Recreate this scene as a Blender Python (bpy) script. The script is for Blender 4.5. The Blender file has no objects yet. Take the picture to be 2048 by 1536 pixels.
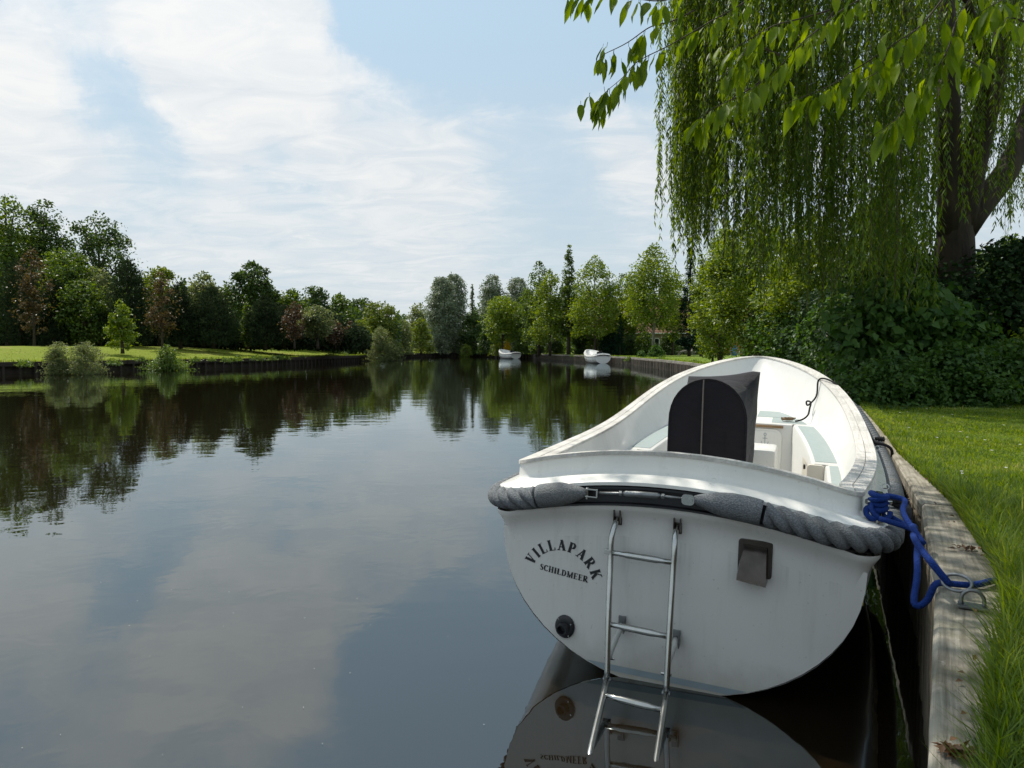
import bpy, bmesh, math, random
import numpy as np
from mathutils import Vector, Matrix

# ------------------------------------------------------------------ camera
scene = bpy.context.scene
R = math.radians
F_PX, CAM_H = 1400.0, 1.45                       # focal length in pixels of a 2048 wide frame
PITCH = math.atan(71 / F_PX)
cam_d = bpy.data.cameras.new('camera')
cam = bpy.data.objects.new('camera', cam_d)
scene.collection.objects.link(cam)
cam_d.sensor_width = 36.0
cam_d.lens = F_PX / 2048 * 36.0
cam_d.clip_start, cam_d.clip_end = 0.05, 3000
cam.location = (0, 0, CAM_H)
cam.rotation_euler = (R(90) - PITCH, 0, 0)
scene.camera = cam

# ------------------------------------------------------------------ light
SUN_EL, SUN_AZ = R(60), R(42)                     # azimuth measured from +Y towards -X
sun_dir = Vector((-math.sin(SUN_AZ) * math.cos(SUN_EL), math.cos(SUN_AZ) * math.cos(SUN_EL), math.sin(SUN_EL)))
sun_d = bpy.data.lights.new('sun', 'SUN')
sun_d.energy = 4.9
sun_d.angle = R(0.53)
sun_d.color = (1.0, 0.94, 0.84)
sun = bpy.data.objects.new('sun', sun_d)
scene.collection.objects.link(sun)
sun.rotation_euler = (-sun_dir).to_track_quat('-Z', 'Y').to_euler()

scene.view_settings.view_transform = 'Standard'
scene.view_settings.look = 'None'
scene.view_settings.exposure = 0.0
scene.view_settings.gamma = 1.0
scene.cycles.max_bounces = 8
scene.cycles.diffuse_bounces = 3
scene.cycles.glossy_bounces = 4
scene.cycles.transmission_bounces = 5
scene.cycles.transparent_max_bounces = 8
scene.cycles.caustics_reflective = False
scene.cycles.caustics_refractive = False
scene.cycles.use_denoising = True

# ------------------------------------------------------------------ node helpers
class NT:
    def __init__(s, tree):
        s.t = tree; s.n = tree.nodes; s.l = tree.links
    def node(s, typ, **kw):
        n = s.n.new(typ)
        for k, v in kw.items():
            setattr(n, k, v)
        return n
    def put(s, sock, val):
        if isinstance(val, bpy.types.NodeSocket):
            s.l.new(val, sock)
        elif val is not None:
            if isinstance(val, (tuple, list)) and len(val) == 3 and sock.type == 'RGBA':
                val = (*val, 1)
            sock.default_value = val
    def math(s, op, a, b=None, c=None, clamp=False):
        n = s.node('ShaderNodeMath', operation=op, use_clamp=clamp)
        s.put(n.inputs[0], a); s.put(n.inputs[1], b)
        if c is not None: s.put(n.inputs[2], c)
        return n.outputs[0]
    def vmath(s, op, a, b=None, out=0):
        n = s.node('ShaderNodeVectorMath', operation=op)
        s.put(n.inputs[0], a)
        if b is not None:
            s.put(n.inputs['Scale'] if op == 'SCALE' else n.inputs[1], b)
        return n.outputs[out]
    def mix(s, fac, a, b, blend='MIX'):
        n = s.node('ShaderNodeMix', data_type='RGBA', blend_type=blend)
        s.put(n.inputs[0], fac); s.put(n.inputs[6], a); s.put(n.inputs[7], b)
        return n.outputs[2]
    def noise(s, vec=None, scale=5.0, detail=4.0, rough=0.55, dist=0.0, out='Fac'):
        n = s.node('ShaderNodeTexNoise')
        if vec is not None: s.l.new(vec, n.inputs['Vector'])
        n.inputs['Scale'].default_value = scale; n.inputs['Detail'].default_value = detail
        n.inputs['Roughness'].default_value = rough; n.inputs['Distortion'].default_value = dist
        return n.outputs[out]
    def ramp(s, fac, *stops):
        n = s.node('ShaderNodeValToRGB')
        e = n.color_ramp.elements
        while len(e) < len(stops): e.new(0.5)
        for el, (p, c) in zip(e, stops):
            el.position = p
            el.color = (c, c, c, 1) if isinstance(c, (int, float)) else (*c, 1)
        s.put(n.inputs[0], fac)
        return n.outputs[0]
    def mapping(s, vec, scale=(1, 1, 1), loc=(0, 0, 0), rot=(0, 0, 0)):
        n = s.node('ShaderNodeMapping')
        s.l.new(vec, n.inputs[0])
        n.inputs['Scale'].default_value = scale; n.inputs['Location'].default_value = loc
        n.inputs['Rotation'].default_value = rot
        return n.outputs[0]
    def bump(s, h, strength=0.3, dist=0.01):
        n = s.node('ShaderNodeBump')
        n.inputs['Strength'].default_value = strength; n.inputs['Distance'].default_value = dist
        s.l.new(h, n.inputs['Height'])
        return n.outputs[0]

# ------------------------------------------------------------------ sky with thin summer cloud
world = bpy.data.worlds.new('World')
scene.world = world
world.use_nodes = True
W = NT(world.node_tree)
W.n.clear()
wout = W.node('ShaderNodeOutputWorld')
bg = W.node('ShaderNodeBackground')
W.l.new(bg.outputs[0], wout.inputs[0])
sky = W.node('ShaderNodeTexSky', sky_type='NISHITA')
sky.sun_disc = False
sky.sun_elevation = SUN_EL
sky.sun_rotation = -SUN_AZ
sky.air_density = 1.0
sky.dust_density = 1.6
sky.ozone_density = 1.2
SKY_STRENGTH = 0.10
bg.inputs[1].default_value = SKY_STRENGTH
tc = W.node('ShaderNodeTexCoord').outputs['Generated']
sep = W.node('ShaderNodeSeparateXYZ'); W.l.new(tc, sep.inputs[0])
zc_ = W.math('ADD', W.math('MAXIMUM', sep.outputs[2], 0.0), 0.14)
cx = W.math('DIVIDE', sep.outputs[0], zc_); cy = W.math('DIVIDE', sep.outputs[1], zc_)
cmb = W.node('ShaderNodeCombineXYZ'); W.l.new(cx, cmb.inputs[0]); W.l.new(cy, cmb.inputs[1])
big = W.noise(W.mapping(cmb.outputs[0], scale=(0.9, 1.0, 1), rot=(0, 0, R(28)), loc=(3.1, 1.7, 0)), 1.1, 8, 0.60, 0.6)
fine = W.noise(W.mapping(cmb.outputs[0], scale=(1.0, 1.5, 1), rot=(0, 0, R(38)), loc=(1.3, 5.2, 0)), 3.4, 8, 0.62, 0.9)
def sky_dir(px, py):
    a = (px - 1024) / F_PX; b = (768 - py) / F_PX
    v = Vector((a, math.cos(PITCH) + b * math.sin(PITCH), -math.sin(PITCH) + b * math.cos(PITCH)))
    return v.normalized()
warp = W.noise(tc, 4.0, 7, 0.66, out='Color')
wdir = W.vmath('NORMALIZE', W.vmath('ADD', tc, W.vmath('SCALE', W.vmath('SUBTRACT', warp, (0.5, 0.5, 0.5)), 0.20)))
acc = None
# cloud banks and clear gaps, as directions in the sky: (pixel x, y, tightness, amount)
for px, py, k, amt in [(230, 0, 170, .30), (330, 60, 240, .34), (440, 120, 240, .36), (560, 140, 220, .36), (600, 60, 260, .30), (520, 20, 260, .24), (420, 210, 420, .26), (640, 200, 300, .26),
                       (760, 230, 300, .22), (900, 260, 260, .20), (1080, 290, 220, .24), (1260, 280, 220, .30), (1180, 230, 420, .16), (1000, 230, 420, .10),
                       (0, 100, 300, .42), (40, 150, 500, .22), (120, 330, 160, .20), (30, 300, 260, .16), (330, 400, 120, .12), (450, 320, 260, .10), (700, 420, 100, .14), (850, 380, 200, .10), (1000, 480, 60, .08),
                       (170, 140, 300, -.26), (260, 200, 260, -.28), (330, 270, 260, -.22), (60, 10, 300, -.24), (900, 60, 80, -.36), (1100, 120, 90, -.34), (760, 60, 240, -.20), (1250, 60, 100, -.26),
                       (640, 320, 300, -.16), (560, 270, 520, -.14), (1130, 390, 240, -.22), (1040, 440, 300, -.10), (200, 420, 300, -.06)]:
    d = W.vmath('DOT_PRODUCT', wdir, tuple(sky_dir(px, py)), out=1)
    g = W.math('MULTIPLY', W.math('POWER', W.math('MAXIMUM', d, 0.0), float(k) * 1.3), amt)
    acc = g if acc is None else W.math('ADD', acc, g)
calm = W.ramp(sep.outputs[2], (0.0, 0.25), (0.30, 1.0))
tex = W.math('ADD', W.math('MULTIPLY', W.math('SUBTRACT', big, 0.5), 0.72), W.math('MULTIPLY', W.math('SUBTRACT', fine, 0.5), 0.46))
dens = W.math('ADD', W.math('ADD', W.math('MULTIPLY', tex, calm), 0.515), acc)
cover = W.ramp(dens, (0.37, 0.0), (0.50, 0.20), (0.65, 0.70), (0.88, 1.0))
haze = W.ramp(sep.outputs[2], (0.0, 0.90), (0.16, 0.92), (0.42, 0.86), (1.0, 0.6))
cloud_col = W.mix(W.ramp(fine, (0.32, 0.0), (0.62, 1.0)), (7.4, 7.9, 8.3), (8.9, 9.0, 9.0))
hazed = W.mix(haze, sky.outputs[0], W.mix(W.ramp(sep.outputs[2], (0.02, 0.0), (0.40, 1.0)), (6.3, 7.3, 7.8), (5.3, 7.05, 8.5)))
# thin cloud scatters the sunlight forward: the sky brightens towards the sun
glow = W.math('POWER', W.math('MAXIMUM', W.vmath('DOT_PRODUCT', tc, tuple(sun_dir), out=1), 0.0), 5.0)
W.l.new(W.mix(1.0, W.mix(cover, hazed, cloud_col), W.math('MULTIPLY_ADD', glow, 0.32, 0.97), 'MULTIPLY'), bg.inputs[0])

# ------------------------------------------------------------------ scene helpers
col = scene.collection
rng = np.random.default_rng(7)
random.seed(7)

def tag(o, label=None, cat=None, group=None, kind=None):
    if label: o['label'] = label
    if cat: o['category'] = cat
    if group: o['group'] = group
    if kind: o['kind'] = kind
    return o

def empty(name, loc=(0, 0, 0), rot=(0, 0, 0)):
    o = bpy.data.objects.new(name, None)
    o.empty_display_size = 0.2
    o.location = loc; o.rotation_euler = rot
    col.objects.link(o)
    return o

def link(name, me, mat=None, parent=None, smooth=False):
    if mat is not None and not me.materials:
        me.materials.append(mat)
    if smooth:
        me.polygons.foreach_set('use_smooth', [True] * len(me.polygons))
    o = bpy.data.objects.new(name, me)
    col.objects.link(o)
    if parent is not None: o.parent = parent
    return o

def ray(px, py):
    a = (px - 1024) / F_PX; b = (768 - py) / F_PX
    return Vector((a, math.cos(PITCH) + b * math.sin(PITCH), -math.sin(PITCH) + b * math.cos(PITCH)))

def at(px, py, depth):
    """point of the place seen at that pixel, at a ground distance of `depth` metres"""
    d = ray(px, py)
    return Vector((0, 0, CAM_H)) + d * (depth / d.y)

def on(px, py, z):
    d = ray(px, py)
    return Vector((0, 0, CAM_H)) + d * ((z - CAM_H) / d.z)

class MB:
    """collects shapes and links them as one mesh object"""
    def __init__(s): s.v = []; s.f = []
    def quad(s, *pts):
        b = len(s.v); s.v += [tuple(p) for p in pts]; s.f.append(tuple(range(b, b + len(pts))))
    def box(s, c, size, rot=None):
        b = len(s.v); hx, hy, hz = size[0] / 2, size[1] / 2, size[2] / 2
        M = rot if rot is not None else Matrix.Identity(3)
        for x, y, z in ((-1, -1, -1), (1, -1, -1), (1, 1, -1), (-1, 1, -1), (-1, -1, 1), (1, -1, 1), (1, 1, 1), (-1, 1, 1)):
            p = M @ Vector((x * hx, y * hy, z * hz)); s.v.append((c[0] + p.x, c[1] + p.y, c[2] + p.z))
        s.f += [tuple(b + i for i in q) for q in ((0, 3, 2, 1), (4, 5, 6, 7), (0, 1, 5, 4), (1, 2, 6, 5), (2, 3, 7, 6), (3, 0, 4, 7))]
        return s
    def prism(s, poly, z0, z1):
        b = len(s.v); n = len(poly)
        for z in (z0, z1):
            s.v += [(p[0], p[1], z if not callable(z) else z(p)) for p in poly]
        s.f.append(tuple(b + i for i in reversed(range(n)))); s.f.append(tuple(b + n + i for i in range(n)))
        for i in range(n):
            j = (i + 1) % n; s.f.append((b + i, b + j, b + n + j, b + n + i))
        return s
    def tube(s, pts, rad, segs=8, caps=True):
        pts = [Vector(p) for p in pts]; n = len(pts)
        if not hasattr(rad, '__len__'): rad = [rad] * n
        b = len(s.v)
        t0 = (pts[1] - pts[0]).normalized()
        nrm = t0.orthogonal().normalized()
        for i, p in enumerate(pts):
            t = (pts[min(i + 1, n - 1)] - pts[max(i - 1, 0)])
            t = t.normalized() if t.length > 1e-9 else t0
            nrm = (nrm - t * nrm.dot(t))
            nrm = nrm.normalized() if nrm.length > 1e-6 else t.orthogonal().normalized()
            bi = t.cross(nrm)
            for k in range(segs):
                a = 2 * math.pi * k / segs
                q = p + (nrm * math.cos(a) + bi * math.sin(a)) * rad[i]
                s.v.append(tuple(q))
        for i in range(n - 1):
            for k in range(segs):
                k2 = (k + 1) % segs
                s.f.append((b + i * segs + k, b + i * segs + k2, b + (i + 1) * segs + k2, b + (i + 1) * segs + k))
        if caps:
            s.f.append(tuple(b + k for k in reversed(range(segs))))
            s.f.append(tuple(b + (n - 1) * segs + k for k in range(segs)))
        return s
    def loft(s, rings, closed=True, caps=False):
        b = len(s.v); m = len(rings[0])
        for r in rings: s.v += [tuple(p) for p in r]
        for i in range(len(rings) - 1):
            for k in range(m if closed else m - 1):
                k2 = (k + 1) % m
                s.f.append((b + i * m + k, b + i * m + k2, b + (i + 1) * m + k2, b + (i + 1) * m + k))
        if caps:
            s.f.append(tuple(b + k for k in reversed(range(m))))
            s.f.append(tuple(b + (len(rings) - 1) * m + k for k in range(m)))
        return s
    def build(s, name, mat, parent=None, smooth=False, bevel=0.0, angle=None):
        me = bpy.data.meshes.new(name)
        me.from_pydata(s.v, [], s.f)
        bm = bmesh.new(); bm.from_mesh(me)
        bmesh.ops.recalc_face_normals(bm, faces=bm.faces)
        if bevel:
            bmesh.ops.bevel(bm, geom=[e for e in bm.edges if len(e.link_faces) == 2 and e.calc_face_angle(0) > 0.6], offset=bevel, segments=2, affect='EDGES', profile=0.6)
        bm.to_mesh(me); bm.free()
        if smooth and angle is not None:
            me.polygons.foreach_set('use_smooth', [True] * len(me.polygons))
            me.set_sharp_from_angle(angle=R(angle))
            smooth = False
        return link(name, me, mat, parent, smooth)

def smoothstep(a, b, x):
    t = np.clip((np.asarray(x, float) - a) / (b - a), 0, 1)
    return t * t * (3 - 2 * t)

def cubic(ts, vals, t):
    ts = np.asarray(ts, float); vals = np.asarray(vals, float); t = np.asarray(t, float)
    n = len(ts); h = np.diff(ts); A = np.zeros((n, n)); r = np.zeros(n); A[0, 0] = A[-1, -1] = 1
    for i in range(1, n - 1):
        A[i, i - 1] = h[i - 1]; A[i, i] = 2 * (h[i - 1] + h[i]); A[i, i + 1] = h[i]
        r[i] = 3 * ((vals[i + 1] - vals[i]) / h[i] - (vals[i] - vals[i - 1]) / h[i - 1])
    c = np.linalg.solve(A, r); b = np.diff(vals) / h - h * (2 * c[:-1] + c[1:]) / 3; d = np.diff(c) / (3 * h)
    i = np.clip(np.searchsorted(ts, t) - 1, 0, n - 2); x = t - ts[i]
    return vals[i] + b[i] * x + c[i] * x * x + d[i] * x ** 3

def spline(pts, n=60):
    """smooth curve through 3D points"""
    P = np.array([tuple(p) for p in pts], float)
    d = np.r_[0, np.cumsum(np.linalg.norm(np.diff(P, axis=0), axis=1))]
    t = np.linspace(0, d[-1], n)
    return [Vector(q) for q in np.stack([cubic(d, P[:, k], t) for k in range(3)], 1)]

# ------------------------------------------------------------------ materials
MATS = {}
def material(name):
    m = bpy.data.materials.new(name); m.use_nodes = True
    t = NT(m.node_tree); p = t.n['Principled BSDF']
    MATS[name] = m
    return m, t, p

def plain(name, colr, rough=0.5, metal=0.0, var=0.12, scale=12.0, bump=0.0, spec=0.5, coat=0.0):
    m, t, p = material(name)
    oc = t.node('ShaderNodeTexCoord').outputs['Object']
    n = t.noise(oc, scale, 5, 0.6)
    dark = tuple(c * (1 - var) for c in colr); light = tuple(min(1, c * (1 + var)) for c in colr)
    t.l.new(t.ramp(n, (0.3, dark), (0.7, light)), p.inputs['Base Color'])
    p.inputs['Roughness'].default_value = rough; p.inputs['Metallic'].default_value = metal
    p.inputs['Specular IOR Level'].default_value = spec
    p.inputs['Coat Weight'].default_value = coat
    if bump:
        t.l.new(t.bump(t.noise(oc, scale * 6, 4, 0.6), bump, 0.004), p.inputs['Normal'])
    return m

def leaf_mat(name, dark, light, trans=0.38, rough=0.45, spec=0.35, tint=None, noise_scale=0.6):
    m, t, p = material(name)
    g = t.node('ShaderNodeNewGeometry')
    rnd = g.outputs['Random Per Island']
    oc = t.node('ShaderNodeTexCoord').outputs['Object']
    clump = t.noise(oc, noise_scale, 3, 0.6)
    f = t.math('ADD', t.math('MULTIPLY', rnd, 0.6), t.math('MULTIPLY', t.math('SUBTRACT', clump, 0.3), 1.0), clamp=True)
    stops = [(0.12, dark), (0.9, light)]
    if tint is not None: stops = [(0.1, dark), (0.72, light), (0.97, tint)]
    c = t.ramp(f, *stops)
    t.l.new(c, p.inputs['Base Color'])
    p.inputs['Roughness'].default_value = rough
    p.inputs['Specular IOR Level'].default_value = spec
    tr = t.node('ShaderNodeBsdfTranslucent')
    hs = t.node('ShaderNodeHueSaturation')
    hs.inputs['Hue'].default_value = 0.48; hs.inputs['Saturation'].default_value = 1.15; hs.inputs['Value'].default_value = 1.7
    t.l.new(c, hs.inputs['Color']); t.l.new(hs.outputs[0], tr.inputs[0])
    mx = t.node('ShaderNodeMixShader'); mx.inputs[0].default_value = trans
    t.l.new(p.outputs[0], mx.inputs[1]); t.l.new(tr.outputs[0], mx.inputs[2])
    t.l.new(mx.outputs[0], t.n['Material Output'].inputs[0])
    return m

def bark_mat(name, dark, light, scale=9.0):
    m, t, p = material(name)
    oc = t.node('ShaderNodeTexCoord').outputs['Object']
    v = t.mapping(oc, scale=(1, 1, 0.22))
    n = t.noise(v, scale, 8, 0.65, 0.6)
    t.l.new(t.ramp(n, (0.32, dark), (0.68, light)), p.inputs['Base Color'])
    p.inputs['Roughness'].default_value = 0.9
    t.l.new(t.bump(n, 0.9, 0.03), p.inputs['Normal'])
    return m

# foliage colours
L_OAK = leaf_mat('leaf_oak', (0.020, 0.046, 0.010), (0.078, 0.130, 0.024), 0.36)
L_MID = leaf_mat('leaf_mid', (0.034, 0.070, 0.012), (0.125, 0.19, 0.028), 0.42)
L_BRIGHT = leaf_mat('leaf_bright', (0.065, 0.12, 0.010), (0.20, 0.27, 0.026), 0.42)
L_YELLOWGREEN = leaf_mat('leaf_yellow_green', (0.06, 0.10, 0.012), (0.17, 0.22, 0.03), 0.40)
L_PINE = leaf_mat('needle_pine', (0.012, 0.024, 0.011), (0.042, 0.060, 0.026), 0.16, rough=.9, spec=.05)
L_SPRUCE = leaf_mat('needle_spruce', (0.006, 0.020, 0.012), (0.024, 0.050, 0.026), 0.12, rough=.9, spec=.05)
L_COPPER = leaf_mat('leaf_copper', (0.045, 0.038, 0.014), (0.12, 0.085, 0.030), 0.30, tint=(0.10, 0.12, 0.03))
L_RED = leaf_mat('leaf_red', (0.045, 0.032, 0.015), (0.12, 0.075, 0.034), 0.28, tint=(0.09, 0.10, 0.03))
L_SILVER = leaf_mat('leaf_silver_willow', (0.075, 0.105, 0.060), (0.25, 0.29, 0.185), 0.32)
L_OLIVE = leaf_mat('leaf_olive', (0.065, 0.092, 0.028), (0.19, 0.225, 0.085), 0.45)
L_WILLOW = leaf_mat('leaf_weeping_willow', (0.036, 0.080, 0.012), (0.155, 0.225, 0.030), 0.50, spec=.2, noise_scale=1.2)
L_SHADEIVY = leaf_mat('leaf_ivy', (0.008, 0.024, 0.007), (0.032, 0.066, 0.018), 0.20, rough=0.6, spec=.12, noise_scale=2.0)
L_SHRUB = leaf_mat('leaf_shrub', (0.020, 0.058, 0.011), (0.080, 0.155, 0.028), 0.34, spec=.2, noise_scale=2.0)
L_BROAD = leaf_mat('leaf_broad_shrub', (0.030, 0.085, 0.018), (0.10, 0.19, 0.042), 0.40, spec=.2, noise_scale=2.0)
L_CHERRY = leaf_mat('leaf_cherry', (0.050, 0.110, 0.010), (0.20, 0.285, 0.024), 0.60, rough=0.45, spec=0.22, noise_scale=1.4)
L_WEED = leaf_mat('leaf_weed', (0.05, 0.10, 0.015), (0.15, 0.22, 0.04), 0.35, noise_scale=3.0)
L_FLOWER = leaf_mat('petal_yellow', (0.5, 0.36, 0.01), (0.75, 0.55, 0.02), 0.3)
BARK = bark_mat('bark', (0.022, 0.016, 0.011), (0.085, 0.062, 0.042))
BARK_W = bark_mat('bark_willow', (0.012, 0.008, 0.005), (0.062, 0.043, 0.026), 5.0)
BARK_P = bark_mat('bark_pale', (0.10, 0.09, 0.075), (0.26, 0.24, 0.20))
TWIG = plain('twig', (0.060, 0.040, 0.024), 0.8, scale=30)

# grass
def grass_mat(name, dark, light, dry, dry_at=0.62, scale=0.5):
    m, t, p = material(name)
    geo = t.node('ShaderNodeNewGeometry')
    pos = geo.outputs['Position']
    n = t.noise(pos, scale, 6, 0.62)
    n2 = t.noise(pos, 24.0, 4, 0.7)
    c = t.mix(n2, dark, light)
    c = t.mix(t.ramp(n, (dry_at - 0.06, 0.0), (dry_at + 0.12, 0.85)), c, dry)
    t.l.new(c, p.inputs['Base Color'])
    p.inputs['Roughness'].default_value = 0.9
    p.inputs['Specular IOR Level'].default_value = 0.15
    t.l.new(t.bump(t.noise(pos, 40.0, 5, 0.7), 0.8, 0.04), p.inputs['Normal'])
    return m
M_LAWN = grass_mat('lawn', (0.065, 0.12, 0.012), (0.19, 0.26, 0.035), (0.24, 0.22, 0.08))
M_LAWN_FAR = grass_mat('lawn_far', (0.10, 0.14, 0.010), (0.20, 0.24, 0.018), (0.28, 0.24, 0.07), 0.60, 0.22)
L_BLADE = leaf_mat('grass_blade', (0.042, 0.095, 0.007), (0.19, 0.265, 0.034), 0.45, rough=0.5, tint=(0.32, 0.30, 0.11), noise_scale=1.6)
M_SOIL = plain('soil', (0.06, 0.045, 0.03), 0.95, scale=3, bump=0.6)

# weathered timber
def timber(name, dark, light, green=0.0, along='X', scale=1.0, wet=False):
    m, t, p = material(name)
    oc = t.node('ShaderNodeTexCoord').outputs['Object']
    sc = {'X': (0.6, 14, 14), 'Y': (14, 0.6, 14), 'Z': (14, 14, 0.6)}[along]
    v = t.mapping(oc, scale=tuple(q * scale for q in sc))
    grain = t.noise(v, 4.0, 7, 0.65, 0.5)
    blot = t.noise(oc, 3.0 * scale, 6, 0.6)
    spots = t.noise(oc, 26.0 * scale, 4, 0.6)
    c = t.ramp(grain, (0.30, dark), (0.72, light))
    c = t.mix(t.ramp(blot, (0.45, 0.0), (0.70, 0.75)), c, tuple(q * 0.62 for q in dark))
    c = t.mix(t.ramp(spots, (0.60, 0.0), (0.72, 0.5)), c, tuple(q * 1.25 for q in light))
    if green:
        moss = t.noise(oc, 5.0 * scale, 5, 0.65)
        c = t.mix(t.math('MULTIPLY', t.ramp(moss, (0.50, 0.0), (0.64, 1.0)), green), c, (0.075, 0.085, 0.022))
    t.l.new(c, p.inputs['Base Color'])
    p.inputs['Roughness'].default_value = 0.35 if wet else 0.88
    p.inputs['Specular IOR Level'].default_value = 0.3
    t.l.new(t.bump(t.math('ADD', grain, t.math('MULTIPLY', spots, 0.5)), 0.9, 0.006), p.inputs['Normal'])
    return m
M_PLANK = timber('quay_plank', (0.16, 0.142, 0.11), (0.46, 0.425, 0.35), 0.35, 'Y')
M_PILE = timber('quay_pile', (0.075, 0.058, 0.040), (0.24, 0.20, 0.145), 0.30, 'Z')
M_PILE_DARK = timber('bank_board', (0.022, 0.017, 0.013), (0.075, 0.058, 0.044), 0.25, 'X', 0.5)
M_PILE_FAR = timber('far_pile', (0.07, 0.056, 0.042), (0.21, 0.175, 0.135), 0.15, 'Z', .6)
M_CAP_FAR = timber('bank_cap', (0.17, 0.155, 0.13), (0.36, 0.335, 0.285), 0.2, 'X', 0.4)

# boat
def gelcoat(name, colr, grime=0.3, rough=0.22, streak=False):
    m, t, p = material(name)
    oc = t.node('ShaderNodeTexCoord').outputs['Object']
    n1 = t.noise(oc, 2.2, 6, 0.6)
    n2 = t.noise(t.mapping(oc, scale=(9, 9, 1.2)), 1.6, 7, 0.68)
    sp = t.noise(oc, 60.0, 3, 0.5)
    c = t.mix(t.math('MULTIPLY', t.ramp(n1, (0.40, 0.0), (0.75, 1.0)), grime), colr, tuple(q * f for q, f in zip(colr, (0.80, 0.78, 0.70))))
    c = t.mix(t.math('MULTIPLY', t.ramp(n2, (0.52, 0.0), (0.80, 1.0)), grime * 0.9), c, (0.36, 0.33, 0.26))
    c = t.mix(t.math('MULTIPLY', t.ramp(sp, (0.68, 0.0), (0.74, 1.0)), grime * 1.2), c, (0.26, 0.22, 0.15))
    if streak:                                            # scum line at the water and drip marks below the strake
        sx = t.node('ShaderNodeSeparateXYZ'); t.l.new(oc, sx.inputs[0])
        wob = t.math('MULTIPLY_ADD', t.noise(oc, 5.0, 5, 0.65), 0.22, sx.outputs[2])
        c = t.mix(t.math('MULTIPLY', t.ramp(wob, (0.24, 1.0), (0.40, 0.0)), 0.55), c, (0.30, 0.27, 0.18))
        drip = t.noise(t.mapping(oc, scale=(26, 26, 0.9)), 1.0, 5, 0.6)
        lim = t.ramp(t.math('MULTIPLY_ADD', drip, 0.5, sx.outputs[2]), (0.90, 0.0), (1.12, 1.0))
        c = t.mix(t.math('MULTIPLY', t.math('MULTIPLY', t.ramp(drip, (0.52, 0.0), (0.66, 1.0)), lim), 0.22), c, (0.36, 0.34, 0.28))
        scuff = t.noise(t.mapping(oc, scale=(3, 3, 30), rot=(0, .25, 0)), 2.0, 6, 0.7)
        c = t.mix(t.math('MULTIPLY', t.ramp(scuff, (0.68, 0.0), (0.73, 1.0)), 0.30), c, (0.22, 0.22, 0.20))
    t.l.new(c, p.inputs['Base Color'])
    t.l.new(t.ramp(n1, (0.3, rough * 0.8), (0.7, rough * 1.7)), p.inputs['Roughness'])
    p.inputs['Coat Weight'].default_value = 0.15
    return m
M_GEL = gelcoat('gelcoat_white', (0.76, 0.75, 0.71), 0.22)
M_GEL_HULL = gelcoat('gelcoat_hull', (0.76, 0.75, 0.71), 0.25, 0.18, True)
M_GEL_IN = gelcoat('gelcoat_liner', (0.66, 0.655, 0.625), 0.22, 0.34)
M_BEIGE = gelcoat('gelcoat_beige', (0.62, 0.58, 0.49), 0.2, 0.4)
M_NONSKID = plain('nonskid_grey', (0.30, 0.355, 0.35), 0.75, var=0.06, scale=30, bump=0.3)
M_GREYLINE = plain('grey_stripe', (0.30, 0.36, 0.38), 0.4, var=0.08)
M_ANTIFOUL = plain('hull_bottom', (0.05, 0.05, 0.065), 0.55, var=0.25, scale=5)
M_RUBBER = plain('rubber_black', (0.012, 0.012, 0.015), 0.45, var=0.3, scale=20)
M_STEEL = plain('stainless', (0.46, 0.46, 0.44), 0.22, 1.0, var=0.10, scale=25)
M_STEEL_DULL = plain('steel_dull', (0.22, 0.23, 0.235), 0.46, 1.0, var=0.25, scale=30, bump=0.1)
M_VENT = plain('vent_steel', (0.085, 0.072, 0.062), 0.25, 0.75, var=0.25, scale=14)
M_BLACK = plain('black_plastic', (0.012, 0.012, 0.014), 0.35, var=0.3)
M_PRINT = plain('black_print', (0.010, 0.010, 0.012), 0.4, var=0.1)
M_PVC = plain('grey_pvc', (0.52, 0.52, 0.48), 0.5, var=0.1)
M_PLATE = plain('plate', (0.50, 0.56, 0.54), 0.4, var=0.04)
M_YELLOW = plain('sticker_yellow', (0.55, 0.47, 0.10), 0.5)
M_TEAK = timber('weathered_teak', (0.46, 0.44, 0.40), (0.68, 0.655, 0.61), 0.0, 'Y', 1.0)
M_TEAK_EDGE = timber('weathered_teak_edge', (0.18, 0.16, 0.14), (0.33, 0.30, 0.27), 0.0, 'Y', 1.0)
M_TEAK_WARM = timber('varnished_teak', (0.20, 0.12, 0.06), (0.36, 0.24, 0.14), 0.0, 'X', 1.0)
M_TWIGBROWN = plain('dead_wood', (0.20, 0.13, 0.07), 0.9, var=0.5, scale=60, bump=0.6)

def rope_mat(name, dark, light, scale=90.0, dirt=(0.16, 0.14, 0.10)):
    m, t, p = material(name)
    oc = t.node('ShaderNodeTexCoord').outputs['Object']
    w = t.node('ShaderNodeTexVoronoi'); w.inputs['Scale'].default_value = scale * 1.6
    t.l.new(t.mapping(oc, scale=(1, 1, 1.5)), w.inputs['Vector'])
    n = t.noise(oc, 4.0, 5, 0.6)
    c = t.mix(t.math('MULTIPLY_ADD', t.ramp(w.outputs['Distance'], (0.0, 1.0), (0.7, 0.0)), .85, .1), dark, light)
    c = t.mix(t.ramp(n, (0.50, 0.0), (0.75, 0.5)), c, dirt)
    t.l.new(c, p.inputs['Base Color'])
    p.inputs['Roughness'].default_value = 0.85
    p.inputs['Specular IOR Level'].default_value = 0.2
    t.l.new(t.bump(t.math('SUBTRACT', 1.0, w.outputs['Distance']), 0.7, 0.003), p.inputs['Normal'])
    return m
M_ROPE = rope_mat('fender_rope', (0.105, 0.114, 0.122), (0.25, 0.262, 0.272))
M_BLUEROPE = rope_mat('blue_rope', (0.004, 0.018, 0.11), (0.014, 0.055, 0.27), 130.0, (0.010, 0.032, 0.15))
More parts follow.
